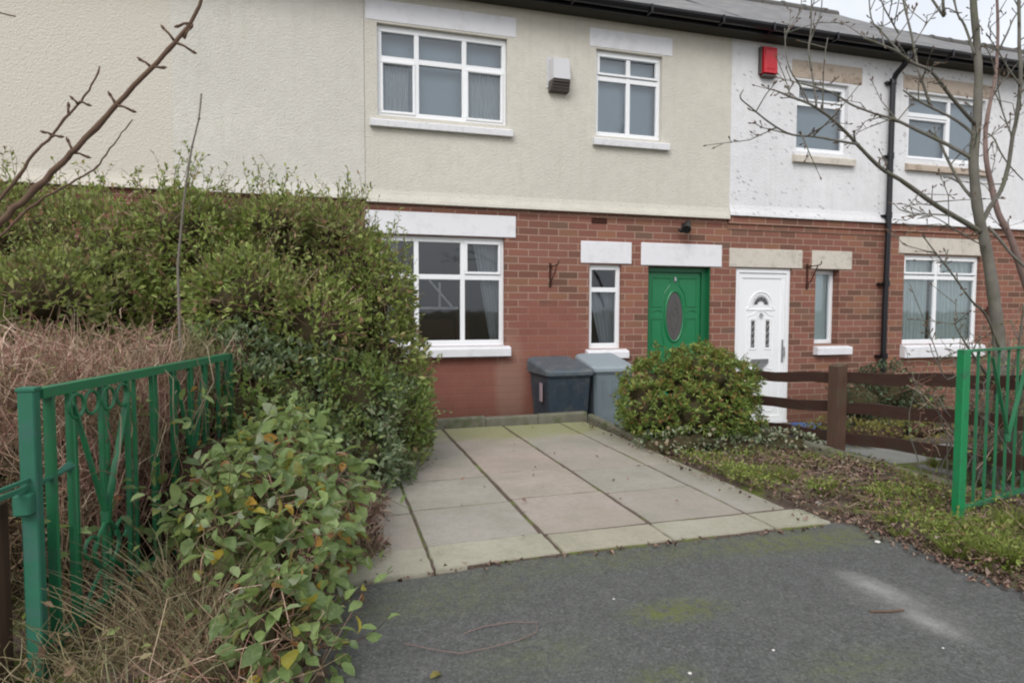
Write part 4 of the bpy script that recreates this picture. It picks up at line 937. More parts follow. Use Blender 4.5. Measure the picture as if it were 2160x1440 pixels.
# ------------------------------------------------------------------ gates
A = Vector((-.825, 2.086, 0)); Bq = Vector((-.515, 3.547, 0)); U = (Bq - A).normalized(); Wd = Vector((U.y, -U.x, 0))
t = thing('garden_gate', 'green wrought iron gate leaf standing open at the left, climber leaves pushing through its bars', 'gate', A[:], 'green iron gate leaves')
def along(s, z, off=0): return (A + U * s + Wd * off + Vector((0, 0, z)))
mb = MB(); mb.bar(along(.035, .855), along(1.50, .855), .036, .030); obj('top_rail', mb, 'gate_green', t)
mb = MB(); mb.bar(along(.035, .10), along(1.50, .10), .030, .020); obj('bottom_rail', mb, 'gate_green', t)
mb = MB(); mb.bar(along(.085, .05), along(.085, .845), .028, .014, up=U); obj('stile', mb, 'gate_green', t)
mb = MB(); mb.bar(along(1.50, .05), along(1.50, .868), .036, .036, up=U); obj('stile', mb, 'gate_green', t)
bars = [.161, .223, .333, .403, .494, .585, .677, .752, .845, .923, 1.014, 1.087, 1.164, 1.246, 1.331, 1.40, 1.45]
for i, s in enumerate(bars):
    mb = MB(); o_ = -.012 if i % 2 else .010
    mb.bar(along(s, .06, o_), along(s, .843, o_), .015 if i % 2 == 0 else .012, up=U); obj('bar', mb, 'gate_green', t)
def lyre(c, half, zt, zb, off, rings, scrolls=True):
    mb = MB(); mb.bar(along(c - half, zt, off), along(c - .008, zb, off), .015, .008, up=U); mb.bar(along(c + half, zt, off), along(c + .008, zb, off), .020, .008, up=U)
    mb.tube([along(c, zb - k * .02, off - .002) for k in range(3)], .016, 8); obj('lyre', mb, 'gate_green', t)
    for s in rings:
        mb = MB(); mb.ring(along(s, zt - .005, off), .038, .0055, U, (0, 0, 1), 20, 6); obj('ring', mb, 'gate_green', t)
    if not scrolls: return
    for sgn in (-1, 1):
        mb = MB(); mb.tube([along(c + sgn * (.012 + .062 * math.sin(k / 14 * math.pi * 1.15)), zb - .04 - .19 * (k / 14), off) for k in range(15)], .0075, 6); obj('scroll', mb, 'gate_green', t)
        mb = MB(); mb.tube([along(c + sgn * (.09 + .035 * math.cos(k / 12 * 4.6 - 1.2)), zb - .095 + .035 * math.sin(k / 12 * 4.6 - 1.2), off) for k in range(13)], .006, 6); obj('scroll', mb, 'gate_green', t)
        mb = MB(); mb.tube([along(c + sgn * (.15 - .15 * k / 10), zb - .30 + .12 * math.sin(k / 10 * 1.5), off) for k in range(11)], .007, 6); obj('scroll', mb, 'gate_green', t)
lyre(.333, .158, .80, .415, .016, (.19, .27, .365, .455)); lyre(1.014, .135, .80, .415, .016, (), False)
mb = MB(); zL = .595
mb.bar(along(-.16, zL), along(.07, zL), .012, .012); mb.bar(along(-.16, zL + .022, .004), along(.02, zL + .022, .004), .010, .010); mb.tube([along(.07, zL), along(.12, zL + .012, .01), along(.155, zL + .018, .012)], [.007, .010, .016], 8)
mb.box(*sum(([along(-.035, 0).x - .022, along(-.035, 0).x + .022], [along(-.035, 0).y - .02, along(-.035, 0).y + .02], [zL - .075, zL - .012]), []), .006)
obj('latch', mb, 'gate_green_weathered', t)
# its post
c_ = along(0, 0); mb = MB(); mb.box(c_.x - .021, c_.x + .021, c_.y - .021, c_.y + .021, -.1, .872, .004); mb.box(c_.x - .024, c_.x + .024, c_.y - .024, c_.y + .024, .866, .878, .002)
tag(obj('gate_post', mb, 'gate_green_weathered'), 'weathered blue-green square steel gate post at the left edge of the picture', 'gate post', 'green steel gate posts')
mb = MB(); mb.box(-1.01, -.895, 2.0, 2.12, -.1, .56, .01)
tag(obj('old_post', mb, 'fence_post_brown'), 'dark old wooden post stump just outside the left gate post', 'post')
# right post and its leaf
mb = MB(); mb.box(3.036, 3.080, 2.372, 2.416, -.1, .905, .004); tag(obj('gate_post', mb, 'post_green'), 'bright green square steel gate post beside the flower bed at the right', 'gate post', 'green steel gate posts')
A = Vector((3.16, 2.45, 0)); Bq = Vector((4.60, 2.80, 0)); U = (Bq - A).normalized(); Wd = Vector((U.y, -U.x, 0))
t = thing('garden_gate', 'green iron gate leaf at the right edge, tangled with bare twigs', 'gate', A[:], 'green iron gate leaves')
mb = MB(); mb.bar(along(-.05, .893), along(1.5, .893), .026, .012); obj('top_rail', mb, 'gate_green', t)
mb = MB(); mb.bar(along(0, .07), along(1.5, .07), .026, .018); obj('bottom_rail', mb, 'gate_green', t)
for s in (0, 1.5):
    mb = MB(); mb.bar(along(s, .03), along(s, .886), .012, .012, up=U); obj('stile', mb, 'gate_green', t)
for k in range(12):
    mb = MB(); s = .105 + k * .112; mb.bar(along(s, .07), along(s, .886), .011, up=U); obj('bar', mb, 'gate_green', t)
lyre(.441, .21, .85, .42, .012, (), False)

# ------------------------------------------------------------------ small things on the ground
mb = MB()
for k, (x, y) in enumerate(((4.35, 5.6), (4.62, 5.75))):
    pass
TX, TY = 5.02, 5.66; vs = []; nn = 14
for k, (z, r) in enumerate(((0, .13), (.04, .16), (.10, .18), (.15, .185), (.16, .17), (.10, .15), (.03, .12))):
    for j in range(nn):
        a_ = 2 * math.pi * j / nn; vs.append((TX + r * 1.3 * math.cos(a_), TY + r * math.sin(a_), gz(TY) + .0 + z))
mb.add(vs, [tuple(range(nn))[::-1]] + [(r_ * nn + j, r_ * nn + (j + 1) % nn, (r_ + 1) * nn + (j + 1) % nn, (r_ + 1) * nn + j) for r_ in range(6) for j in range(nn)] + [tuple(range(6 * nn, 7 * nn))])
tag(obj('plastic_tub', mb, 'blue_plastic', smooth=True), 'blue plastic tub lying on the ground behind the fence, near the white door', 'tub')
def stone(x, y, r, z=.004):
    V0, F0 = ico(); d = V0 * np.array([r, r * random.uniform(.6, 1), r * .5]) * (1 + rng.normal(0, .1, (len(V0), 1)))
    return d + np.array([x, y, z + r * .3]), F0
spots = [(1.02, 2.13, .005, .005), (1.03, 1.62, .006, .005), (1.36, 1.66, .005, .005), (2.47, 2.32, .012, .006), (1.90, 1.52, .004, .005)]
for i, (x, y, r, z) in enumerate(spots):
    V_, F_ = stone(x, y, r, z); o = npmesh('pebble', V_, F_, 'stone_white', origin=(x, y, z), smooth=True)
    tag(o, 'tiny pale pebble lying on the asphalt', 'pebble', 'pebbles scattered on the asphalt')
V_, F_ = stone(2.60, 2.84, .022, .02); tag(npmesh('bottle_top', V_, F_, 'stone_white', origin=(2.60, 2.84, .02), smooth=True), 'white scrap at the edge of the flower bed beside the slabs', 'litter')
mb = MB(); mb.tube([(.22, 2.02, .012), (.30, 1.955, .014), (.38, 1.91, .012), (.47, 1.905, .018), (.58, 1.93, .014), (.66, 1.97, .010), (.68, 2.03, .012), (.6, 2.06, .010), (.5, 2.055, .012), (.42, 2.03, .01)], .0016, 5)
tag(obj('fallen_vine', mb, 'bark_pink'), 'thin curled dead stem lying on the asphalt at the lower left', 'twig')
mb = MB(); mb.tube([(1.87, 1.78, .009), (1.93, 1.76, .010), (2.0, 1.755, .009)], .004, 5); tag(obj('fallen_twig', mb, 'bark_brown'), 'short straight dark twig lying on the asphalt beside the pale scuffs', 'twig')
V_, F_ = leaves(np.array([[.27, 1.80, .012]]), np.array([[1, .5, .1]]), .045, .6, BIG, 1.5); tag(npmesh('fallen_leaf', V_, F_, 'yellow_leaf', origin=(.27, 1.8, .01)), 'single yellow-green leaf lying on the asphalt near the climber', 'leaf')
TREE = [([(4.227, 2.95, -0.142),(4.155, 2.95, 0.173),(4.095, 2.95, 0.512),(4.128, 3.0, 0.871),(4.072, 3.0, 1.145),(4.015, 3.0, 1.384),(3.958, 3.0, 1.561),(3.907, 3.0, 1.701),(3.865, 3.0, 1.895),(3.849, 3.0, 2.054),(3.864, 3.0, 2.229),(3.865, 3.0, 2.431),(3.861, 3.0, 2.574),(3.835, 3.0, 2.771),(3.804, 3.0, 2.937),(3.777, 3.0, 3.159)], 0.042, 0.017),([(3.92, 3.0, 1.595),(3.739, 2.97, 1.649),(3.518, 2.93, 1.708),(3.335, 2.9, 1.771),(3.129, 2.86, 1.839),(2.971, 2.84, 1.889),(2.812, 2.8, 1.957),(2.663, 2.78, 2.047),(2.5, 2.74, 2.114),(2.33, 2.7, 2.151),(2.238, 2.7, 2.168),(2.126, 2.66, 2.173)], 0.017, 0.004),([(2.759, 2.79, 1.994),(2.584, 2.76, 1.994),(2.414, 2.74, 1.998),(2.249, 2.7, 1.984),(2.097, 2.66, 2.012),(1.949, 2.62, 2.065),(1.873, 2.6, 2.098),(1.887, 2.6, 2.137)], 0.007, 0.0025),([(3.842, 3.0, 2.039),(3.701, 3.05, 2.125),(3.509, 3.1, 2.213),(3.364, 3.15, 2.287),(3.295, 3.18, 2.31),(3.113, 3.2, 2.358),(3.022, 3.2, 2.395),(2.897, 3.2, 2.432),(2.724, 3.2, 2.454)], 0.012, 0.003),([(3.85, 3.0, 2.185),(3.763, 3.06, 2.287),(3.577, 3.1, 2.372),(3.485, 3.12, 2.419),(3.431, 3.14, 2.464)], 0.009, 0.005),([(3.847, 3.0, 2.251),(3.584, 2.95, 2.38),(3.373, 2.9, 2.482),(3.209, 2.88, 2.508),(3.065, 2.85, 2.541),(2.886, 2.8, 2.544),(2.78, 2.8, 2.564)], 0.011, 0.005),([(3.896, 3.0, 1.765),(3.816, 3.05, 1.893),(3.758, 3.1, 2.056),(3.734, 3.15, 2.194),(3.689, 3.18, 2.246)], 0.01, 0.006),([(3.637, 2.95, 1.67),(3.447, 2.9, 1.666),(3.252, 2.87, 1.659),(3.125, 2.85, 1.669),(3.073, 2.85, 1.707)], 0.005, 0.002),([(3.927, 3.0, 1.619),(3.952, 2.97, 1.731),(3.98, 2.92, 1.843),(4.003, 2.9, 1.984),(3.973, 2.86, 2.143),(3.976, 2.84, 2.278),(3.934, 2.8, 2.483),(3.913, 2.8, 2.645),(3.903, 2.8, 2.807),(3.882, 2.8, 3.047)], 0.014, 0.008),([(4.844, 3.3, 1.151),(4.708, 3.3, 1.419),(4.601, 3.3, 1.616),(4.508, 3.32, 1.78),(4.471, 3.35, 1.98),(4.418, 3.35, 2.141),(4.464, 3.4, 2.353),(4.487, 3.4, 2.52),(4.603, 3.45, 2.779),(4.675, 3.5, 3.141),(4.632, 3.5, 3.502)], 0.026, 0.008),([(3.99, 3.0, 1.627),(4.023, 2.96, 1.559),(4.101, 2.94, 1.465),(4.165, 2.92, 1.4),(4.275, 2.9, 1.309)], 0.01, 0.007),([(3.604, 3.1, 2.375),(3.554, 3.1, 2.477),(3.504, 3.1, 2.572),(3.457, 3.12, 2.803),(3.428, 3.15, 2.984),(3.387, 3.15, 3.148)], 0.009, 0.005),([(3.467, 3.1, 2.739),(3.555, 3.1, 2.864),(3.663, 3.1, 2.992),(3.714, 3.1, 3.114)], 0.004, 0.002),([(3.418, 3.14, 2.949),(3.28, 3.1, 2.843),(3.216, 3.1, 2.808),(3.173, 3.1, 2.822)], 0.005, 0.002),([(3.337, 3.1, 2.78),(3.26, 3.1, 2.869),(3.204, 3.1, 2.945),(3.163, 3.1, 3.064)], 0.005, 0.003),([(3.825, 3.0, 2.67),(3.799, 3.05, 2.859),(3.73, 3.05, 2.936),(3.743, 3.1, 3.147)], 0.008, 0.004),([(3.746, 3.05, 2.924),(3.601, 3.0, 2.916),(3.546, 3.0, 2.904)], 0.004, 0.002),([(2.47, 2.74, 2.118),(2.451, 2.72, 2.231),(2.433, 2.7, 2.317),(2.441, 2.7, 2.413),(2.454, 2.7, 2.485)], 0.004, 0.002),([(2.345, 2.7, 2.152),(2.299, 2.7, 2.221),(2.234, 2.7, 2.296),(2.204, 2.7, 2.374),(2.192, 2.7, 2.5)], 0.005, 0.002),([(2.36, 2.7, 2.31),(2.339, 2.7, 2.413),(2.35, 2.7, 2.52),(2.347, 2.7, 2.729)], 0.005, 0.003),([(2.395, 2.7, 2.136),(2.38, 2.7, 2.217),(2.36, 2.7, 2.31)], 0.005, 0.004),([(3.089, 2.85, 2.538),(3.01, 2.9, 2.659),(2.928, 2.9, 2.726),(2.901, 2.9, 2.903)], 0.005, 0.003),([(3.946, 2.98, 1.5),(3.566, 2.8, 1.526),(3.262, 2.7, 1.588),(3.042, 2.6, 1.598),(2.963, 2.6, 1.578)], 0.004, 0.002),([(4.0, 2.9, 0.849),(3.737, 2.8, 1.071),(3.492, 2.7, 1.153),(3.283, 2.65, 1.294),(3.1, 2.6, 1.401),(2.999, 2.6, 1.497)], 0.008, 0.003),([(4.026, 2.9, 0.522),(3.775, 2.8, 0.703),(3.533, 2.72, 0.855),(3.413, 2.7, 0.966),(3.365, 2.7, 1.033)], 0.01, 0.003),([(3.535, 2.72, 0.814),(3.331, 2.7, 0.713),(3.244, 2.7, 0.874),(3.17, 2.7, 1.007),(3.043, 2.7, 1.241)], 0.003, 0.002),([(4.464, 3.4, 2.353),(4.471, 3.35, 2.308),(4.475, 3.3, 2.198),(4.569, 3.3, 2.107),(4.7, 3.3, 2.017)], 0.006, 0.004),([(4.617, 3.45, 2.947),(4.632, 3.4, 3.061),(4.685, 3.4, 3.166),(4.801, 3.4, 3.313)], 0.007, 0.004),([(4.603, 3.45, 2.779),(4.485, 3.4, 2.88),(4.429, 3.4, 2.939),(4.375, 3.4, 2.949)], 0.005, 0.003),([(3.933, 2.8, 2.428),(3.846, 2.8, 2.501),(3.798, 2.8, 2.551),(3.727, 2.8, 2.624),(3.65, 2.8, 2.695)], 0.006, 0.003),([(3.973, 2.86, 2.143),(3.96, 2.9, 2.266),(3.908, 2.9, 2.361),(3.855, 2.9, 2.426)], 0.005, 0.003),([(4.026, 2.9, 0.522),(3.966, 2.8, 0.712),(3.942, 2.75, 0.916),(3.895, 2.7, 1.141)], 0.008, 0.005),([(3.988, 2.75, 0.113),(3.832, 2.7, 0.264),(3.694, 2.7, 0.412),(3.542, 2.68, 0.513),(3.452, 2.66, 0.579)], 0.01, 0.004)]
STEMS = [([(-0.877, 1.75, 1.154),(-0.807, 1.78, 1.245),(-0.757, 1.8, 1.309),(-0.697, 1.8, 1.37),(-0.625, 1.8, 1.454),(-0.594, 1.8, 1.489),(-0.504, 1.8, 1.605),(-0.423, 1.8, 1.705),(-0.367, 1.8, 1.773),(-0.332, 1.8, 1.824),(-0.29, 1.8, 1.924)], 0.0125, 0.0055),([(-0.97, 2.0, 1.212),(-0.884, 2.0, 1.326),(-0.839, 2.0, 1.391),(-0.806, 2.0, 1.436),(-0.76, 2.0, 1.514),(-0.715, 2.0, 1.568),(-0.651, 2.0, 1.655),(-0.625, 2.0, 1.696),(-0.597, 2.0, 1.762)], 0.0075, 0.003),([(-1.045, 2.15, 1.167),(-0.941, 2.15, 1.27),(-0.906, 2.15, 1.305),(-0.834, 2.15, 1.389),(-0.749, 2.15, 1.454),(-0.675, 2.15, 1.5),(-0.643, 2.15, 1.539),(-0.598, 2.15, 1.609),(-0.559, 2.15, 1.665)], 0.007, 0.0022),([(-0.841, 1.9, 1.855),(-0.792, 1.9, 1.837),(-0.749, 1.9, 1.832)], 0.003, 0.0022),([(-0.852, 1.9, 1.514),(-0.813, 1.9, 1.495),(-0.787, 1.9, 1.489)], 0.003, 0.002)]
NUBS = [((-0.599, 1.8, 1.482),(-0.609, 1.8, 1.507)),((-0.599, 1.8, 1.482),(-0.574, 1.8, 1.475)),((-0.504, 1.8, 1.605),(-0.515, 1.8, 1.626)),((-0.504, 1.8, 1.605),(-0.471, 1.8, 1.595)),((-0.367, 1.8, 1.773),(-0.392, 1.8, 1.803)),((-0.367, 1.8, 1.773),(-0.33, 1.8, 1.756)),((-0.423, 1.8, 1.705),(-0.445, 1.8, 1.72)),((-0.425, 1.8, 1.702),(-0.401, 1.8, 1.707)),((-0.332, 1.8, 1.824),(-0.358, 1.8, 1.815)),((-0.715, 2.0, 1.568),(-0.731, 2.0, 1.573)),((-0.717, 2.0, 1.564),(-0.699, 2.0, 1.565)),((-0.651, 2.0, 1.655),(-0.662, 2.0, 1.667)),((-0.648, 2.0, 1.661),(-0.631, 2.0, 1.657)),((-0.674, 2.0, 1.622),(-0.674, 2.0, 1.647)),((-0.348, 1.8, 1.785),(-0.332, 1.8, 1.813))]
TALL = [(-0.663, 3.2, 0.554),(-0.675, 3.25, 0.926),(-0.687, 3.3, 1.304),(-0.661, 3.3, 1.549),(-0.644, 3.3, 1.683),(-0.614, 3.3, 1.861),(-0.581, 3.3, 1.995),(-0.568, 3.3, 2.111)]

# ------------------------------------------------------------------ vegetation
def clumps_for(pts, jit=.05):
    return [(x + random.uniform(-jit, jit), y + random.uniform(-jit, jit), z + random.uniform(-jit, jit), rx, ry, rz_) for x, y, z, rx, ry, rz_ in pts]
def leafy(name, P, D, size, asp, mat, parent, tmpl=SMALL, spread=.9, up=.4, upbias=.6, curl=1.0, label=None):
    n = len(P); d = unit(D + rng.normal(0, spread, (n, 3)) + np.array([0, 0, up]))
    V_, F_ = leaves(P, d, rng.uniform(size[0], size[1], n), asp, tmpl, upbias, curl)
    o = npmesh(name, V_, F_, mat, parent)
    return o
def sprigs(bases, dirs, length, step, lsize, asp, tmpl=SMALL):
    """leafy shoots: stems with leaves set along them"""
    k = len(bases); L_ = rng.uniform(length[0], length[1], k); tips = bases + dirs * L_[:, None]
    bend = rng.normal(0, 1, (k, 3)) * (L_ * .12)[:, None]
    st = strands(bases, tips, bend, .0022, .001, 4, 3)
    P, D = [], []
    for i in range(k):
        m_ = max(3, int(L_[i] / step)); t = (np.arange(m_) + .5) / m_
        p = bases[i] * (1 - t)[:, None] + tips[i] * t[:, None] + bend[i] * (4 * t * (1 - t))[:, None]
        d = unit(dirs[i] * .7 + rng.normal(0, .75, (m_, 3))); P.append(p); D.append(d)
    P, D = np.concatenate(P), np.concatenate(D)
    return st, leaves(P, D, rng.uniform(lsize[0], lsize[1], len(P)), asp, tmpl)

# --- the big overgrown hedge on the left
t = thing('hedge', 'large overgrown green hedge filling the left, in front of the blank cream wall', 'hedge', (-1.6, 4.7, -.15))
cl = []
x = -4.2
while x < .12:
    for z, ry, yc in ((.15, .60, 4.55), (.62, .62, 4.6), (1.05, .58, 4.65), (1.42, .46, 4.72)):
        cl.append((x + random.uniform(-.18, .18), yc + random.uniform(-.16, .16), z + random.uniform(-.10, .08), random.uniform(.30, .50), ry * random.uniform(.65, 1.05), random.uniform(.32, .46)))
    x += .40
cl += [(.16, 4.62, 1.36, .30, .36, .36), (.24, 4.6, 1.05, .33, .40, .36), (.30, 4.6, .72, .38, .42, .38), (.34, 4.62, .40, .40, .42, .34), (.30, 4.6, .08, .36, .42, .30), (.52, 5.0, .50, .22, .28, .24), (-.1, 4.15, .95, .32, .3, .32), (-.5, 4.1, 1.15, .33, .3, .3), (.05, 4.6, 1.62, .2, .26, .2), (-.9, 4.5, 1.62, .28, .3, .24), (-1.95, 3.75, .95, .32, .3, .34), (-1.75, 3.5, .62, .26, .26, .3), (-2.2, 3.6, .6, .3, .3, .4), (-1.5, 4.0, 1.15, .3, .28, .26), (.38, 4.5, 1.22, .2, .24, .2), (-.35, 4.5, 1.66, .24, .26, .18)]
P, D = clump_points(cl, 1900, .42)
vis = ~((P[:, 1] > 5.1) & (rng.random(len(P)) > .25)) & (P[:, 2] > -.2) & (P[:, 0] > -3.6)
gap = np.sin(P[:, 0] * 11 + P[:, 2] * 7) * np.sin(P[:, 2] * 13 - P[:, 0] * 5 + P[:, 1] * 4); vis &= ~((gap > .62) & (rng.random(len(P)) > .35))
P, D = P[vis], D[vis]
leafy('foliage', P, D, (.028, .062), .48, 'hedge_leaf', t, spread=.7, up=.5)
topc = [c for c in cl if c[2] > .9]
B_, Dd = [], []
for i in range(1500):
    c = random.choice(topc if i < 650 else cl); d = rand_dirs(1)[0]; d[2] = abs(d[2]) * 1.2; d[1] = -abs(d[1]) if random.random() < .7 else d[1]; d = d / np.linalg.norm(d)
    B_.append(np.array(c[:3]) + d * np.array(c[3:6]) * .9); q = d * .5 + np.array([random.gauss(0, .35), random.gauss(0, .3), random.uniform(.5, 1.3)]); Dd.append(q / np.linalg.norm(q))
st, lf = sprigs(np.array(B_), np.array(Dd), (.08, .32), .018, (.018, .045), .42)
npmesh('shoots', *st, 'bush_twig', t); npmesh('shoot_leaves', *lf, 'hedge_leaf', t)
npmesh('shade_core', *cores([c for c in cl if c[0] > -3.9], .52), 'shrub_core', t)  # dark cores stand for the shade among the inner twigs
# twigs showing through the leaves
k = 4200; ci = rng.integers(0, len(cl), k); C_ = np.array(cl)[ci]; d = rand_dirs(k); d[:, 1] = -np.abs(d[:, 1])
P0 = C_[:, :3] + d * C_[:, 3:6] * .55; P1 = C_[:, :3] + d * C_[:, 3:6] * 1.02 + rng.normal(0, .06, (k, 3)) + np.array([0, 0, .06])
npmesh('twig', *strands(P0, P1, rng.normal(0, .03, (k, 3)), .003, .0012), 'dead_twig', t)

# --- bluish shrub spilling towards the slabs
t = thing('cotoneaster_shrub', 'blue-green small-leaved shrub spilling over the left edge of the paving', 'shrub', (.05, 3.9, 0))
cl = [(.10, 4.05, .52, .34, .34, .34), (-.25, 3.95, .52, .36, .34, .36), (.12, 3.80, .22, .28, .30, .26), (.36, 4.35, .36, .32, .34, .32), (-.18, 3.62, .28, .32, .30, .30), (.42, 4.7, .22, .30, .34, .26), (-.5, 3.7, .5, .3, .3, .34), (.02, 3.45, .10, .22, .22, .16), (.30, 4.1, .06, .22, .3, .14), (-.55, 3.95, .75, .3, .3, .28)]
P, D = clump_points(cl, 2000, .42); v = (P[:, 2] > -.03); P, D = P[v], D[v]
leafy('foliage', P, D, (.026, .058), .50, 'blue_leaf', t, spread=.8, up=.4)
B_ = []; Dd = []
for i in range(260):
    c = random.choice(cl); d = rand_dirs(1)[0]; d[2] = abs(d[2]); B_.append(np.array(c[:3]) + d * np.array(c[3:6]) * .9); q = d + np.array([random.gauss(.15, .3), random.gauss(-.1, .3), random.uniform(-.2, .6)]); Dd.append(q / np.linalg.norm(q))
st, lf = sprigs(np.array(B_), np.array(Dd), (.08, .24), .017, (.016, .032), .5)
npmesh('shoots', *st, 'bush_twig', t); npmesh('shoot_leaves', *lf, 'blue_leaf', t); npmesh('shade_core', *cores(cl, .55), 'shrub_core', t)

# --- dead twiggy thicket behind the gate
t = thing('dead_shrub', 'reddish-brown tangle of dead stems behind the open gate leaf', 'dead shrub', (-1.2, 3.1, 0))
k = 5200; bx = rng.uniform(-2.1, -.42, k); by = rng.uniform(2.5, 3.85, k)
sh = np.clip(1 - ((bx + 1.15) / 1.25) ** 2, .12, 1) * np.clip(1 - ((by - 3.2) / 1.2) ** 2, .3, 1)
gate_x = lambda y: -.825 + (y - 2.086) * .212 + np.clip(y - 3.55, 0, 1) * .4
keep = (bx < gate_x(by) - .10) ; bx, by, sh = bx[keep], by[keep], sh[keep]; k = len(bx)
H_ = (.55 + .72 * sh) * rng.uniform(.45, 1.02, k)
P0 = np.stack([bx, by, rng.uniform(0, .5, k)], 1); P1 = P0 + np.stack([rng.normal(.0, .34, k), rng.normal(0, .26, k), H_ * rng.uniform(.5, 1, k)], 1); P1[:, 2] = np.minimum(P1[:, 2], .32 + .74 * sh * rng.uniform(.75, 1.05, k))
P1[:, 0] = np.minimum(P1[:, 0], gate_x(P1[:, 1]) - .04)
npmesh('dead_stems', *strands(P0, P1, rng.normal(0, .10, (k, 3)), rng.uniform(.0018, .0042, k), .0012, 6, 3, .014), 'dead_twig', t)
# finer side sprays
k2 = 15000; i = rng.integers(0, k, k2); f_ = rng.uniform(.35, 1, k2)[:, None]; Q0 = P0[i] * (1 - f_) + P1[i] * f_; Q1 = Q0 + rng.normal(0, .085, (k2, 3)) + np.array([0, 0, .02])
Q1[:, 0] = np.minimum(Q1[:, 0], gate_x(Q1[:, 1]) - .03)
npmesh('side_twigs', *strands(Q0, Q1, rng.normal(0, .018, (k2, 3)), .0017, .0008, 3, 3), 'dead_twig', t)
n_ = 6500; i = rng.integers(0, k, n_); f_ = rng.uniform(.2, 1, n_)[:, None]; Q = P0[i] * (1 - f_) + P1[i] * f_
V_, F_ = leaves(Q, rand_dirs(n_), rng.uniform(.012, .034, n_), .5, SMALL); npmesh('withered_leaves', V_, F_, 'withered_mix', t)
cc = [(-1.9 + .32 * q, 3.25 + .1 * (q % 2), .22 + .08 * math.sin(q), .3, .42, .34 + .12 * math.sin(q * .7)) for q in range(5)]
npmesh('shade_core', *cores(cc, .9), 'core_brown', t, smooth=True)

# --- large-leaved climber sprawling in front of and through the gate
t = thing('climber', 'sprawling large-leaved green climber with some yellow leaves, in front of the gate', 'climbing plant', (-.2, 2.5, 0))
cl = [(-.22, 2.98, .42, .22, .26, .20), (-.06, 2.85, .30, .20, .24, .22), (-.42, 2.60, .34, .18, .20, .20), (-.20, 2.50, .32, .20, .24, .22), (-.05, 2.55, .18, .15, .20, .18), (-.12, 2.25, .20, .15, .20, .20), (-.18, 2.0, .16, .14, .18, .15), (-.09, 1.98, .07, .13, .18, .12), (-.10, 2.3, .28, .14, .2, .14), (-.3, 2.75, .40, .18, .2, .18), (-.36, 2.36, .34, .13, .16, .12), (-.26, 3.3, .46, .23, .25, .18)]
P, D = clump_points(cl, 800, .6, under=.2); v = P[:, 2] > .0; P, D = P[v], D[v]
D = D * np.array([.7, .7, .5]) + np.array([.15, -.3, -.25])
leafy('leaf_mass', P, D, (.028, .088), .58, 'climber_leaf', t, BIG, spread=.55, up=-.05, upbias=1.0, curl=1.0)
B_ = []; Dd = []
for i in range(80):
    c = random.choice(cl); d = rand_dirs(1)[0]; B_.append(np.array(c[:3]) + d * np.array(c[3:6]) * .6); q = d + np.array([random.gauss(0, .5), random.gauss(-.1, .4), random.uniform(-.3, .7)]); Dd.append(q / np.linalg.norm(q))
st, lf = sprigs(np.array(B_), np.array(Dd), (.12, .34), .045, (.03, .06), .55, BIG)
npmesh('vines', *st, 'bush_twig', t); npmesh('vine_leaves', *lf, 'climber_leaf', t)
k = 260; ci = rng.integers(0, len(cl), k); C_ = np.array(cl)[ci]; d = rand_dirs(k); d2 = rand_dirs(k)
npmesh('old_stems', *strands(C_[:, :3] + d * C_[:, 3:6] * .8, C_[:, :3] + d2 * C_[:, 3:6] * .8, rng.normal(0, .05, (k, 3)), .0024, .0012), 'dead_twig', t)
npmesh('climber_shade_core', *cores([(c[0] - .03, c[1] + .04, c[2] - .05, c[3], c[4], c[5]) for c in cl], .38), 'shrub_core', t)  # dark solid cores for the shade inside the climber
P = np.array([(-.215, 2.30, .055), (-.12, 2.33, .565), (-.17, 2.2, .47)]); V_, F_ = leaves(P, np.array([(.5, -.3, .35), (.2, -.3, -.8), (.0, -.2, -.9)]), np.array([.085, .06, .055]), .6, BIG, .9)
npmesh('yellow_leaves', V_, F_, 'yellow_leaf', t)
# a few leaves through the bars of the gate
k = 240; s_ = rng.uniform(.05, 1.45, k); zz = rng.uniform(.12, .75, k) * (1 - .35 * (s_ < .6)); gx = -.825 + .31 * s_ / 1.494 + rng.normal(.03, .05, k); gy = 2.086 + 1.461 * s_ / 1.494 + rng.normal(0, .05, k)
pk = rng.random(k) < np.where(s_ < .7, .28, .9); P = np.stack([gx, gy, zz], 1)[pk]
leafy('trailing_leaves', P, np.tile([.2, -.5, -.3], (len(P), 1)), (.03, .07), .55, 'climber_leaf', t, BIG, spread=.6, upbias=1.0)

# --- withered plant between the climber and the slabs, and dead stems low in front of the gate
t = thing('withered_plant', 'low reddish-brown withered plant between the climber and the paving slabs', 'dead plant', (.02, 3.0, 0))
cl = [(.02, 3.05, .10, .16, .26, .14), (-.08, 3.15, .22, .16, .22, .16), (.08, 2.85, .05, .14, .2, .09), (.12, 3.3, .08, .16, .2, .12), (-.05, 2.7, .06, .14, .16, .10)]
P, D = clump_points(cl, 1500, .6); v = P[:, 2] > 0; leafy('foliage', P[v], D[v], (.018, .042), .5, 'dead_leaf', t, spread=.9)
k = 900; ci = rng.integers(0, len(cl), k); C_ = np.array(cl)[ci]; P0 = C_[:, :3] + rand_dirs(k) * C_[:, 3:6] * .5; P1 = C_[:, :3] + rand_dirs(k) * C_[:, 3:6] * 1.3; P1[:, 2] = np.maximum(P1[:, 2], .01); P0[:, 2] = np.maximum(P0[:, 2], .01)
npmesh('twigs', *strands(P0, P1, rng.normal(0, .03, (k, 3)), .0022, .001), 'dead_twig', t)
t = thing('withered_undergrowth', 'loose reddish dead stems lying low round the foot of the left gate', 'dead stems', (-.6, 2.1, 0))
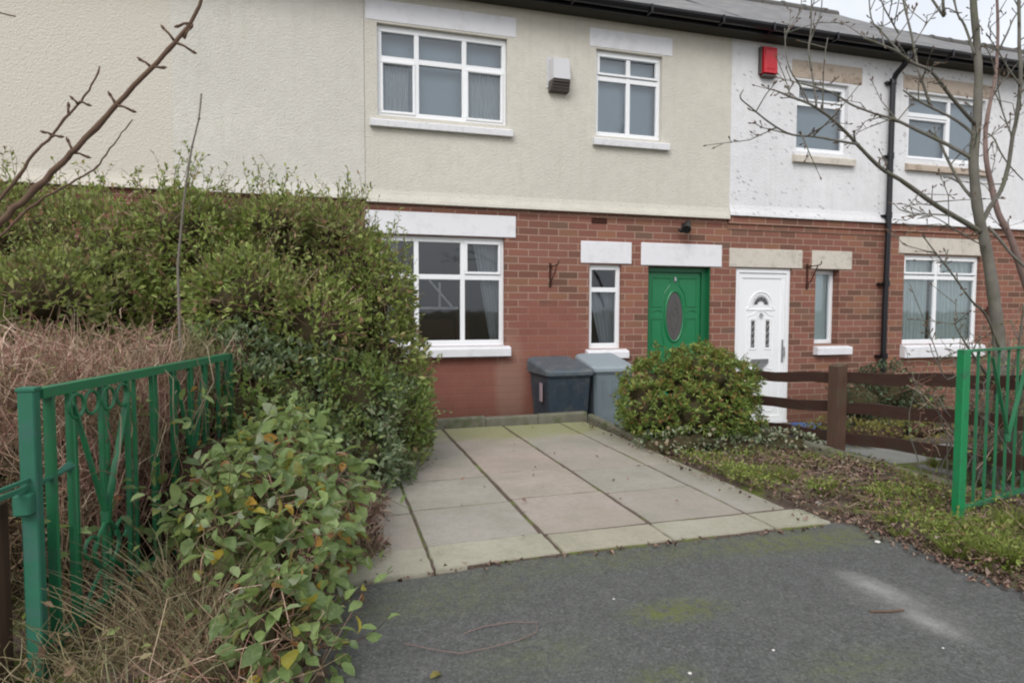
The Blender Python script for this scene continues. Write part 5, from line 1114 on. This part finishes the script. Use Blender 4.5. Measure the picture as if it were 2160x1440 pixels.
k = 600; P0 = np.stack([rng.uniform(-1.0, -.22, k), rng.uniform(1.75, 2.6, k), rng.uniform(0, .03, k)], 1); P1 = P0 + np.stack([rng.normal(0, .16, k), rng.normal(0, .12, k), np.abs(rng.normal(0, .10, k)) + np.where(P0[:, 0] > gate_x(P0[:, 1]) + .12, .05, 0)], 1)
npmesh('stems', *strands(P0, P1, rng.normal(0, .05, (k, 3)), .0022, .001, 5, 3, .006), 'dead_twig', t)
Q = P0 + (P1 - P0) * rng.random((k, 1)); V_, F_ = leaves(Q, rand_dirs(k), rng.uniform(.02, .045, k), .5, SMALL); npmesh('foliage', V_, F_, 'withered_mix', t)

# --- thin whippy stems of a bare young tree in the left foreground
t = thing('bare_sapling', 'bare brown branches slanting across the upper left corner, close to the camera', 'sapling', (-1.6, 1.9, 0))
for pts, ra, rb in STEMS:
    pts = [Vector(p) for p in pts]; pp = []
    for a, b in zip(pts, pts[1:]):
        for q in range(4): u = q / 4; pp.append(a.lerp(b, u) + Vector((random.gauss(0, .0012), random.gauss(0, .002), random.gauss(0, .0012))))
    pp.append(pts[-1]); n_ = len(pp); rr = []
    for i in range(n_):
        u = i / (n_ - 1); r_ = (ra + (rb - ra) * u) * .72
        rr.append(r_ * (1.22 if i % 9 == 4 else 1.0))
    mb = MB(); mb.tube(pp, rr, 8); obj('branch', mb, 'bark_brown', t, smooth=True)
mb = MB()
for a, b in NUBS:
    a, b = Vector(a), Vector(b); c = a.lerp(b, .55) + Vector((0, -.004, .002)); mb.tube([a, c, b], [.0042, .0028, .0034], 6); mb.tube([b, b + (b - a).normalized() * .006, b + (b - a).normalized() * .013], [.0036, .0042, .001], 6)
obj('bud', mb, 'bark_brown', t, smooth=True)
for (x0, y0, z0), (x1, y1, z1) in zip([STEMS[0][0][0], STEMS[1][0][0], STEMS[2][0][0]], [(-1.55, 1.85, 0), (-1.6, 1.95, 0), (-1.52, 2.02, 0)]):
    mb = MB(); mb.tube([(x1, y1, z1 - .1), (x1 + .04, y1, z0 * .5), (x0, y0, z0)], [.020, .017, .0125], 8); obj('branch', mb, 'bark_brown', t, smooth=True)
# the tall dead whip standing up out of the hedge
mb = MB(); pts = [Vector(p) for p in TALL]; pts = [Vector((pts[0].x, pts[0].y, 0))] + pts; mb.tube(pts, [.009, .008, .0075, .006, .0052, .0048, .0042, .0040, .0046], 7)
for a in (3, 4, 5, 6, 7): mb.ring(pts[a], .001, .0062, (1, 0, 0), (0, 1, 0), 6, 6)
tag(obj('dead_sapling', mb, 'bark_grey', smooth=True), 'single grey upright stem rising above the hedge against the pale wall', 'stem')

# --- bare tree at the right
t = thing('bare_tree', 'bare multi-stemmed tree in front of the white house, at the right', 'tree', (4.1, 3.0, 0))
def limb(pts, ra, rb, name, mat='bark_tree', n=9, sub=4):
    pts = [Vector(p) for p in pts]; pp = []
    for i, (a, b) in enumerate(zip(pts, pts[1:])):
        p0 = pts[max(i - 1, 0)]; p3 = pts[min(i + 2, len(pts) - 1)]
        for q in range(sub):
            u = q / sub; pp.append(.5 * ((2 * a) + (b - p0) * u + (2 * p0 - 5 * a + 4 * b - p3) * u * u + (3 * a - p0 - 3 * b + p3) * u ** 3) + Vector((random.gauss(0, ra * .06),) * 3))
    pp.append(pts[-1]); n_ = len(pp)
    rr = [(ra + (rb - ra) * (i / (n_ - 1)) ** .85) * random.uniform(.94, 1.07) for i in range(n_)]
    mb = MB(); mb.tube(pp, rr, n); obj(name, mb, mat, t, smooth=True); return pp, rr
tips = []
TREE_PINK = (9,)
for i, (pts, ra, rb) in enumerate(TREE):
    if i == 0: pts = pts + []; pts = [(pts[0][0] + .01, pts[0][1], -.1)] + pts[1:] if pts[0][2] > 0 else pts
    pp, rr = limb(pts, ra * 1.02, rb * 1.0, 'trunk' if i == 0 else 'branch', 'bark_pink' if i == 9 else 'bark_tree')
    if i: tips.append((pp, rr))
    else: tips.append((pp[len(pp) // 2:], rr[len(rr) // 2:]))
# upper crown above the picture, so that the tree ends in the air
for base, dr in (((4.05, 3.0, 3.35), (0, 0, 1)), ((4.35, 2.8, 3.3), (.1, -.05, 1)), ((4.7, 3.5, 3.7), (0, .1, 1)), ((3.75, 3.15, 3.1), (-.3, 0, 1))):
    for q in range(3):
        d = Vector(dr) + Vector((random.gauss(0, .35), random.gauss(0, .35), 0)); pts = [Vector(base) - Vector((0, 0, .15))]
        for s in range(4): d = d + Vector((random.gauss(0, .2), random.gauss(0, .2), .05)); pts.append(pts[-1] + d.normalized() * .28)
        pp, rr = limb([tuple(p) for p in pts], .008, .003, 'branch'); tips.append((pp, rr))
mb = MB(); mb2 = MB()
def bud(p, d): mb2.tube([p, p + d * .008, p + d * .018], [.003, .0042, .001], 5)
for pp, rr in tips:
    n_ = len(pp); L_ = sum((pp[i + 1] - pp[i]).length for i in range(n_ - 1)); cnt = int(L_ / .09)
    for q in range(cnt):
        i = random.randrange(max(1, n_ // 5), n_ - 1) if n_ > 4 else 1; p = pp[i]; ax = (pp[min(i + 1, n_ - 1)] - pp[i - 1]).normalized()
        d = (ax * .7 + Vector((random.gauss(0, .7), random.gauss(0, .7), random.gauss(.25, .6)))).normalized()
        if random.random() < .55:   # short spur with a bud
            l = random.uniform(.012, .05); mb.tube([p, p + d * l * .6, p + d * l], [.0032, .0026, .0028], 5); bud(p + d * l, (d + Vector((0, 0, .4))).normalized())
        else:
            l = random.uniform(.08, .34); b = Vector((random.gauss(0, .03), random.gauss(0, .03), random.gauss(.02, .02))); e = p + d * l
            mid = p + d * l * .5 + b; mb.tube([p, mid, e], [min(.0045, rr[i] * .8), .0026, .0017], 5)
            for s in range(int(l / .05)):
                u = random.random(); c = p.lerp(e, u) + b * (4 * u * (1 - u)) * .9; dd = (d + Vector((random.gauss(0, .7), random.gauss(0, .7), random.gauss(.2, .6)))).normalized(); ll = random.uniform(.01, .04)
                mb.tube([c, c + dd * ll], [.0022, .0018], 4); bud(c + dd * ll, dd)
            bud(e, d)
obj('twigs', mb, 'bark_tree', t); obj('buds', mb2, 'bark_brown', t)

# --- the round evergreen by the green door
t = thing('pieris_bush', 'round yellow-green evergreen bush with reddish tips, between the drive and the doors', 'bush', (2.98, 4.72, -.05))
cl = []
for i in range(26):
    d = rand_dirs(1)[0]; d[2] = d[2] * .85
    cl.append((2.93 + d[0] * .40, 4.72 + d[1] * .30, .33 + d[2] * .29, .25, .24, .23))
cl += [(2.97, 4.72, .3, .45, .4, .38), (3.42, 4.7, .12, .22, .24, .2), (2.55, 4.66, .18, .2, .22, .2), (3.05, 4.7, .60, .22, .22, .2)]
P, D = clump_points(cl, 260, .34, under=.5); v = P[:, 2] > -.02; P, D = P[v], D[v]
# whorls: each shoot end carries a rosette of narrow leaves
k = len(P); m_ = 9; ax = unit(D * .8 + np.array([0, 0, .55]) + rng.normal(0, .35, (k, 3))); a0 = unit(np.cross(ax, rand_dirs(k))); a1 = np.cross(ax, a0); PP, DD = [], []
for j in range(m_):
    an = 2 * np.pi * j / m_ + rng.uniform(0, .5, k); tilt = rng.uniform(.2, 1.1, k)[:, None]
    DD.append(unit((a0 * np.cos(an)[:, None] + a1 * np.sin(an)[:, None]) + ax * tilt)); PP.append(P + ax * rng.uniform(-.02, .02, k)[:, None])
PP, DD = np.concatenate(PP), np.concatenate(DD); V_, F_ = leaves(PP, DD, rng.uniform(.028, .055, len(PP)), .30, SMALL, .8)
npmesh('foliage', V_, F_, 'pieris_leaf', t)
top = P[(P[:, 2] > .35)]; top = top[rng.random(len(top)) < .5]
V_, F_ = leaves(np.repeat(top, 4, 0) + rng.normal(0, .006, (len(top) * 4, 3)) + np.array([0, 0, .02]), unit(rng.normal(0, .5, (len(top) * 4, 3)) + np.array([0, -.1, 1])), rng.uniform(.02, .035, len(top) * 4), .3, SMALL)
npmesh('young_leaves', V_, F_, 'pieris_tip', t)
B_ = []; Dd = []
for i in range(110):
    c = random.choice(cl); d = rand_dirs(1)[0]; d[2] = abs(d[2]) * .8; B_.append(np.array(c[:3]) + d * np.array(c[3:6]) * .9); q = d + np.array([random.gauss(0, .3), random.gauss(0, .3), .6]); Dd.append(q / np.linalg.norm(q))
st, lf = sprigs(np.array(B_), np.array(Dd), (.06, .17), .012, (.03, .055), .30)
npmesh('shoots', *st, 'bush_twig', t); npmesh('shoot_leaves', *lf, 'pieris_leaf', t)
npmesh('shade_core', *cores(cl, .50), 'shrub_core', t)

# --- low plants and litter
def scatter(n, x0, x1, y0, y1, z, dens=None):
    P = np.stack([rng.uniform(x0, x1, n), rng.uniform(y0, y1, n), np.zeros(n)], 1)
    if dens is not None: P = P[rng.random(n) < dens(P[:, 0], P[:, 1])]
    P[:, 2] = z(P) if callable(z) else z
    return P
gzv = np.vectorize(lambda y: gz(y) * .55)
# greyish ivy round the foot of the bush
t = thing('ivy', 'pale variegated ivy creeping round the foot of the round bush', 'ground cover', (2.9, 4.3, 0))
cl = [(2.50 + i * .155, 4.42 - .05 * math.sin(i * 1.4) - .03 * i, -.02 + .05 * math.sin(i * .9) + .03, .20, .20, .115) for i in range(8)] + [(2.62, 4.75, .0, .18, .2, .12), (2.60, 5.1, -.02, .18, .22, .12), (3.55, 4.4, .0, .15, .25, .12)]
P, D = clump_points(cl, 1100, .5); P[:, 2] = np.maximum(P[:, 2], -.06); leafy('foliage', P, D, (.018, .040), .75, 'ivy_leaf', t, BIG, spread=.6, up=.2, upbias=1.6)
npmesh('shade_core', *cores(cl, .6), 'shrub_core', t, smooth=True)
# dead-leaf litter along the bed, its front edge spilling on the asphalt
def edge_x(y): return np.where(y > 2.62, 2.42, 2.60)
P1_ = scatter(9500, 2.40, 3.64, 1.35, 5.6, lambda P: gzv(P[:, 1]) + rng.uniform(.03, .075, len(P)), lambda x, y: np.where(x > edge_x(y), .9, 0) * (.25 + .75 * (np.sin(x * 5 + y * 3) * np.sin(y * 4 - x * 2) > -.25)))
P2_ = scatter(2600, 2.42, 2.78, 1.2, 2.75, .016, lambda x, y: np.clip(1 - np.abs(x - 2.62) / .16, 0, 1) ** 1.3)
P3_ = scatter(1500, -.9, .32, 1.6, 4.2, .035, lambda x, y: np.where(x < .02 + np.clip(y - 2.55, 0, .35) * .6, .9, .0))
P4_ = scatter(190, .1, 2.4, 2.46, 2.6, .012, lambda x, y: np.clip(1 - np.abs(y - 2.535 - .03 * np.clip(x, 0, 1)) / .05, 0, 1)); P5_ = scatter(90, 0, 2.4, 2.6, 5.6, .03, lambda x, y: .5 + 0 * x)
P6_ = scatter(420, 2.28, 2.52, 2.6, 5.6, .03, lambda x, y: .6 + 0 * x)
P = np.concatenate([P1_, P2_, P3_, P4_, P5_, P6_]); n_ = len(P)
V_, F_ = leaves(P, unit(rng.normal(0, 1, (n_, 3)) * np.array([1, 1, .35])), rng.uniform(.012, .036, n_), .6, SMALL, 1.6, 2.2)
tag(npmesh('leaf_litter', V_, F_, 'dead_leaf'), 'brown dead leaves scattered over the flower bed and along the edges of the drive', 'leaf litter', kind='stuff')
# twigs in the litter
k = 900; Q = scatter(2000, 2.45, 3.64, 1.4, 5.5, lambda P: gzv(P[:, 1]) + .05, lambda x, y: np.where(x > edge_x(y) + .05, .6, 0)); k = len(Q)
E_ = Q + rng.normal(0, 1, (k, 3)) * np.array([.09, .09, .03]); E_[:, 2] = np.maximum(E_[:, 2], Q[:, 2] - .01)
tag(npmesh('fallen_twigs', *strands(Q, E_, rng.normal(0, .01, (k, 3)), .0018, .001, 3), 'dead_twig'), 'thin dead twigs strewn over the flower bed', 'twigs', kind='stuff')
# low weeds in patches
W_ = [(2.50, 3.40, .16, .30, 620), (2.80, 3.0, .14, .12, 160), (3.08, 2.80, .22, .16, 520), (2.85, 2.40, .14, .16, 200), (3.2, 3.6, .22, .2, 200), (3.35, 2.6, .3, .3, 400), (2.75, 2.12, .12, .28, 420), (2.85, 1.85, .2, .3, 500), (2.6, 4.0, .15, .35, 300), (3.1, 2.2, .3, .25, 420), (2.95, 4.0, .3, .25, 260), (3.5, 3.2, .12, .5, 240)]
P = []
for x, y, rx, ry, n_ in W_:
    n_ = int(n_ * (1.6 if x < 2.9 else 1.0)); q = rng.normal(0, .5, (n_, 2)) * np.array([rx, ry]) + np.array([x, y]); P.append(np.stack([q[:, 0], q[:, 1], gzv(q[:, 1]) + rng.uniform(.03, .10, n_)], 1))
P = np.concatenate(P); P = P[P[:, 0] > edge_x(P[:, 1]) - .02]; n_ = len(P)
V_, F_ = leaves(P, unit(rng.normal(0, .8, (n_, 3)) + np.array([0, 0, .5])), rng.uniform(.014, .034, n_), .42, SMALL, 1.2)
tag(npmesh('weeds', V_, F_, 'weed_leaf'), 'low bright green weeds growing in patches over the flower bed', 'weeds', kind='stuff')
P = np.concatenate([scatter(2600, -2.0, .1, .9, 3.3, .0, lambda x, y: np.where(x < -.02 - (y < 2.4) * .06, .8, 0))]); n_ = len(P)
V_, F_ = leaves(P + np.array([0, 0, .03]), unit(rng.normal(0, .8, (n_, 3)) + np.array([0, 0, .6])), rng.uniform(.02, .05, n_), .45, SMALL, 1.0)
tag(npmesh('weeds', V_, F_, 'weed_leaf'), 'low weeds on the verge round the foot of the climber and the left gate', 'weeds', kind='stuff')
def grass(name, label, centres, mat, lean=.45, w=.0022):
    P0, P1 = [], []
    for x, y, r, n_, h in centres:
        a = rng.uniform(0, 2 * np.pi, n_); rr = r * np.sqrt(rng.random(n_)) * .6; z = gz(y) * .55
        p = np.stack([x + rr * np.cos(a), y + rr * np.sin(a), np.full(n_, z)], 1); hh = h * rng.uniform(.45, 1.05, n_)
        q = p + np.stack([np.cos(a) * hh * lean * rng.uniform(.3, 1.6, n_), np.sin(a) * hh * lean * rng.uniform(.3, 1.6, n_), hh], 1); P0.append(p); P1.append(q)
    P0, P1 = np.concatenate(P0), np.concatenate(P1); b = np.zeros_like(P0); b[:, 2] = (P1[:, 2] - P0[:, 2]) * .16
    o = npmesh(name, *strands(P0, P1, b + rng.normal(0, .008, P0.shape), w, .0006, 5, 3), mat); return tag(o, label, 'grass', kind='stuff')
grass('dry_grass', 'tall straw-coloured grass at the foot of the left gate', [(-.46, 2.16, .16, 70, .36), (-.36, 2.22, .16, 80, .38), (-.40, 2.0, .14, 60, .30), (-.62, 2.10, .2, 30, .30), (-.28, 1.95, .10, 50, .24), (-.52, 2.4, .12, 70, .35), (-.5, 1.8, .14, 60, .2)], 'straw', .75, .0022)
grass('grass', 'short bright green grass tufts along the right edge of the flower bed', [(2.62 + random.random() * .9, 1.5 + random.random() * 1.9, .06, 60, random.uniform(.05, .13)) for _ in range(34)] + [(3.9 + random.random() * 1.2, 2.6 + random.random() * 1.0, .1, 90, .07) for _ in range(24)] + [(2.75, 1.95, .08, 160, .14), (2.9, 2.15, .1, 160, .13), (3.35, 2.05, .1, 160, .15)], 'grass', .8)
# neighbour's plants behind the fence
t = thing('garden_shrub', 'dark green shrub against the brick wall behind the fence', 'shrub', (6.0, 5.75, -.35))
cl = [(5.75, 5.7, .05, .34, .3, .30), (6.15, 5.75, .18, .32, .3, .34), (6.5, 5.7, .02, .36, .3, .3), (6.35, 5.6, -.15, .45, .3, .25), (5.9, 5.6, -.18, .4, .3, .22)]
P, D = clump_points(cl, 900, .4); leafy('foliage', P, D, (.03, .06), .45, 'dark_shrub_leaf', t, spread=.8); npmesh('shade_core', *cores(cl, .65), 'shrub_core', t, smooth=True)
t = thing('border_plants', 'low yellowing plants along the border just behind the fence', 'border plants', (4.9, 4.5, -.1))
cl = [(4.05 + .24 * i, 4.55 + .06 * math.sin(i * 2), -.02 + .03 * math.sin(i * 1.3), .18, .18, .12) for i in range(7)]
P, D = clump_points(cl, 900, .5); leafy('foliage', P, D, (.025, .05), .5, 'yellow_leaf', t, spread=.8); npmesh('shade_core', *cores(cl, .6), 'core_brown', t, smooth=True)
# twiggy rose behind the right gate leaf
t = thing('twiggy_shrub', 'bare twiggy shrub with a few green leaves tangled behind the right gate leaf', 'shrub', (3.7, 2.75, 0))
k = 120; P0 = np.stack([rng.normal(4.12, .20, k), rng.normal(2.95, .12, k), np.zeros(k)], 1); P1 = P0 + np.stack([rng.normal(.05, .22, k), rng.normal(0, .15, k), rng.uniform(.35, 1.05, k)], 1)
npmesh('stems', *strands(P0, P1, rng.normal(0, .07, (k, 3)), .0045, .0015, 6, 5, .01), 'bark_tree', t)
k2 = 700; i = rng.integers(0, k, k2); f_ = rng.uniform(.3, 1, k2)[:, None]; Q0 = P0[i] * (1 - f_) + P1[i] * f_; Q1 = Q0 + rng.normal(0, .08, (k2, 3))
npmesh('twigs', *strands(Q0, Q1, rng.normal(0, .015, (k2, 3)), .0018, .001, 3), 'dead_twig', t)
n_ = 900; i = rng.integers(0, k, n_); f_ = rng.uniform(.1, 1, n_)[:, None]; Q = P0[i] * (1 - f_) + P1[i] * f_ + rng.normal(0, .04, (n_, 3)); V_, F_ = leaves(Q, rand_dirs(n_), rng.uniform(.02, .04, n_), .5, SMALL); npmesh('foliage', V_, F_, 'blue_leaf', t)
for o in SC.objects:
    if o.type == 'MESH' and o.name.split('.')[0] in ('foliage', 'young_leaves', 'shoots', 'shoot_leaves', 'twig', 'twigs', 'buds', 'bud', 'dead_stems', 'side_twigs', 'withered_leaves', 'leaf_mass', 'vines', 'vine_leaves', 'old_stems', 'trailing_leaves', 'young_leaves', 'shade_core', 'climber_shade_core', 'stems', 'inner_leaves'): o['kind'] = 'stuff'
print('faces', sum(len(o.data.polygons) for o in SC.objects if o.type == 'MESH'))
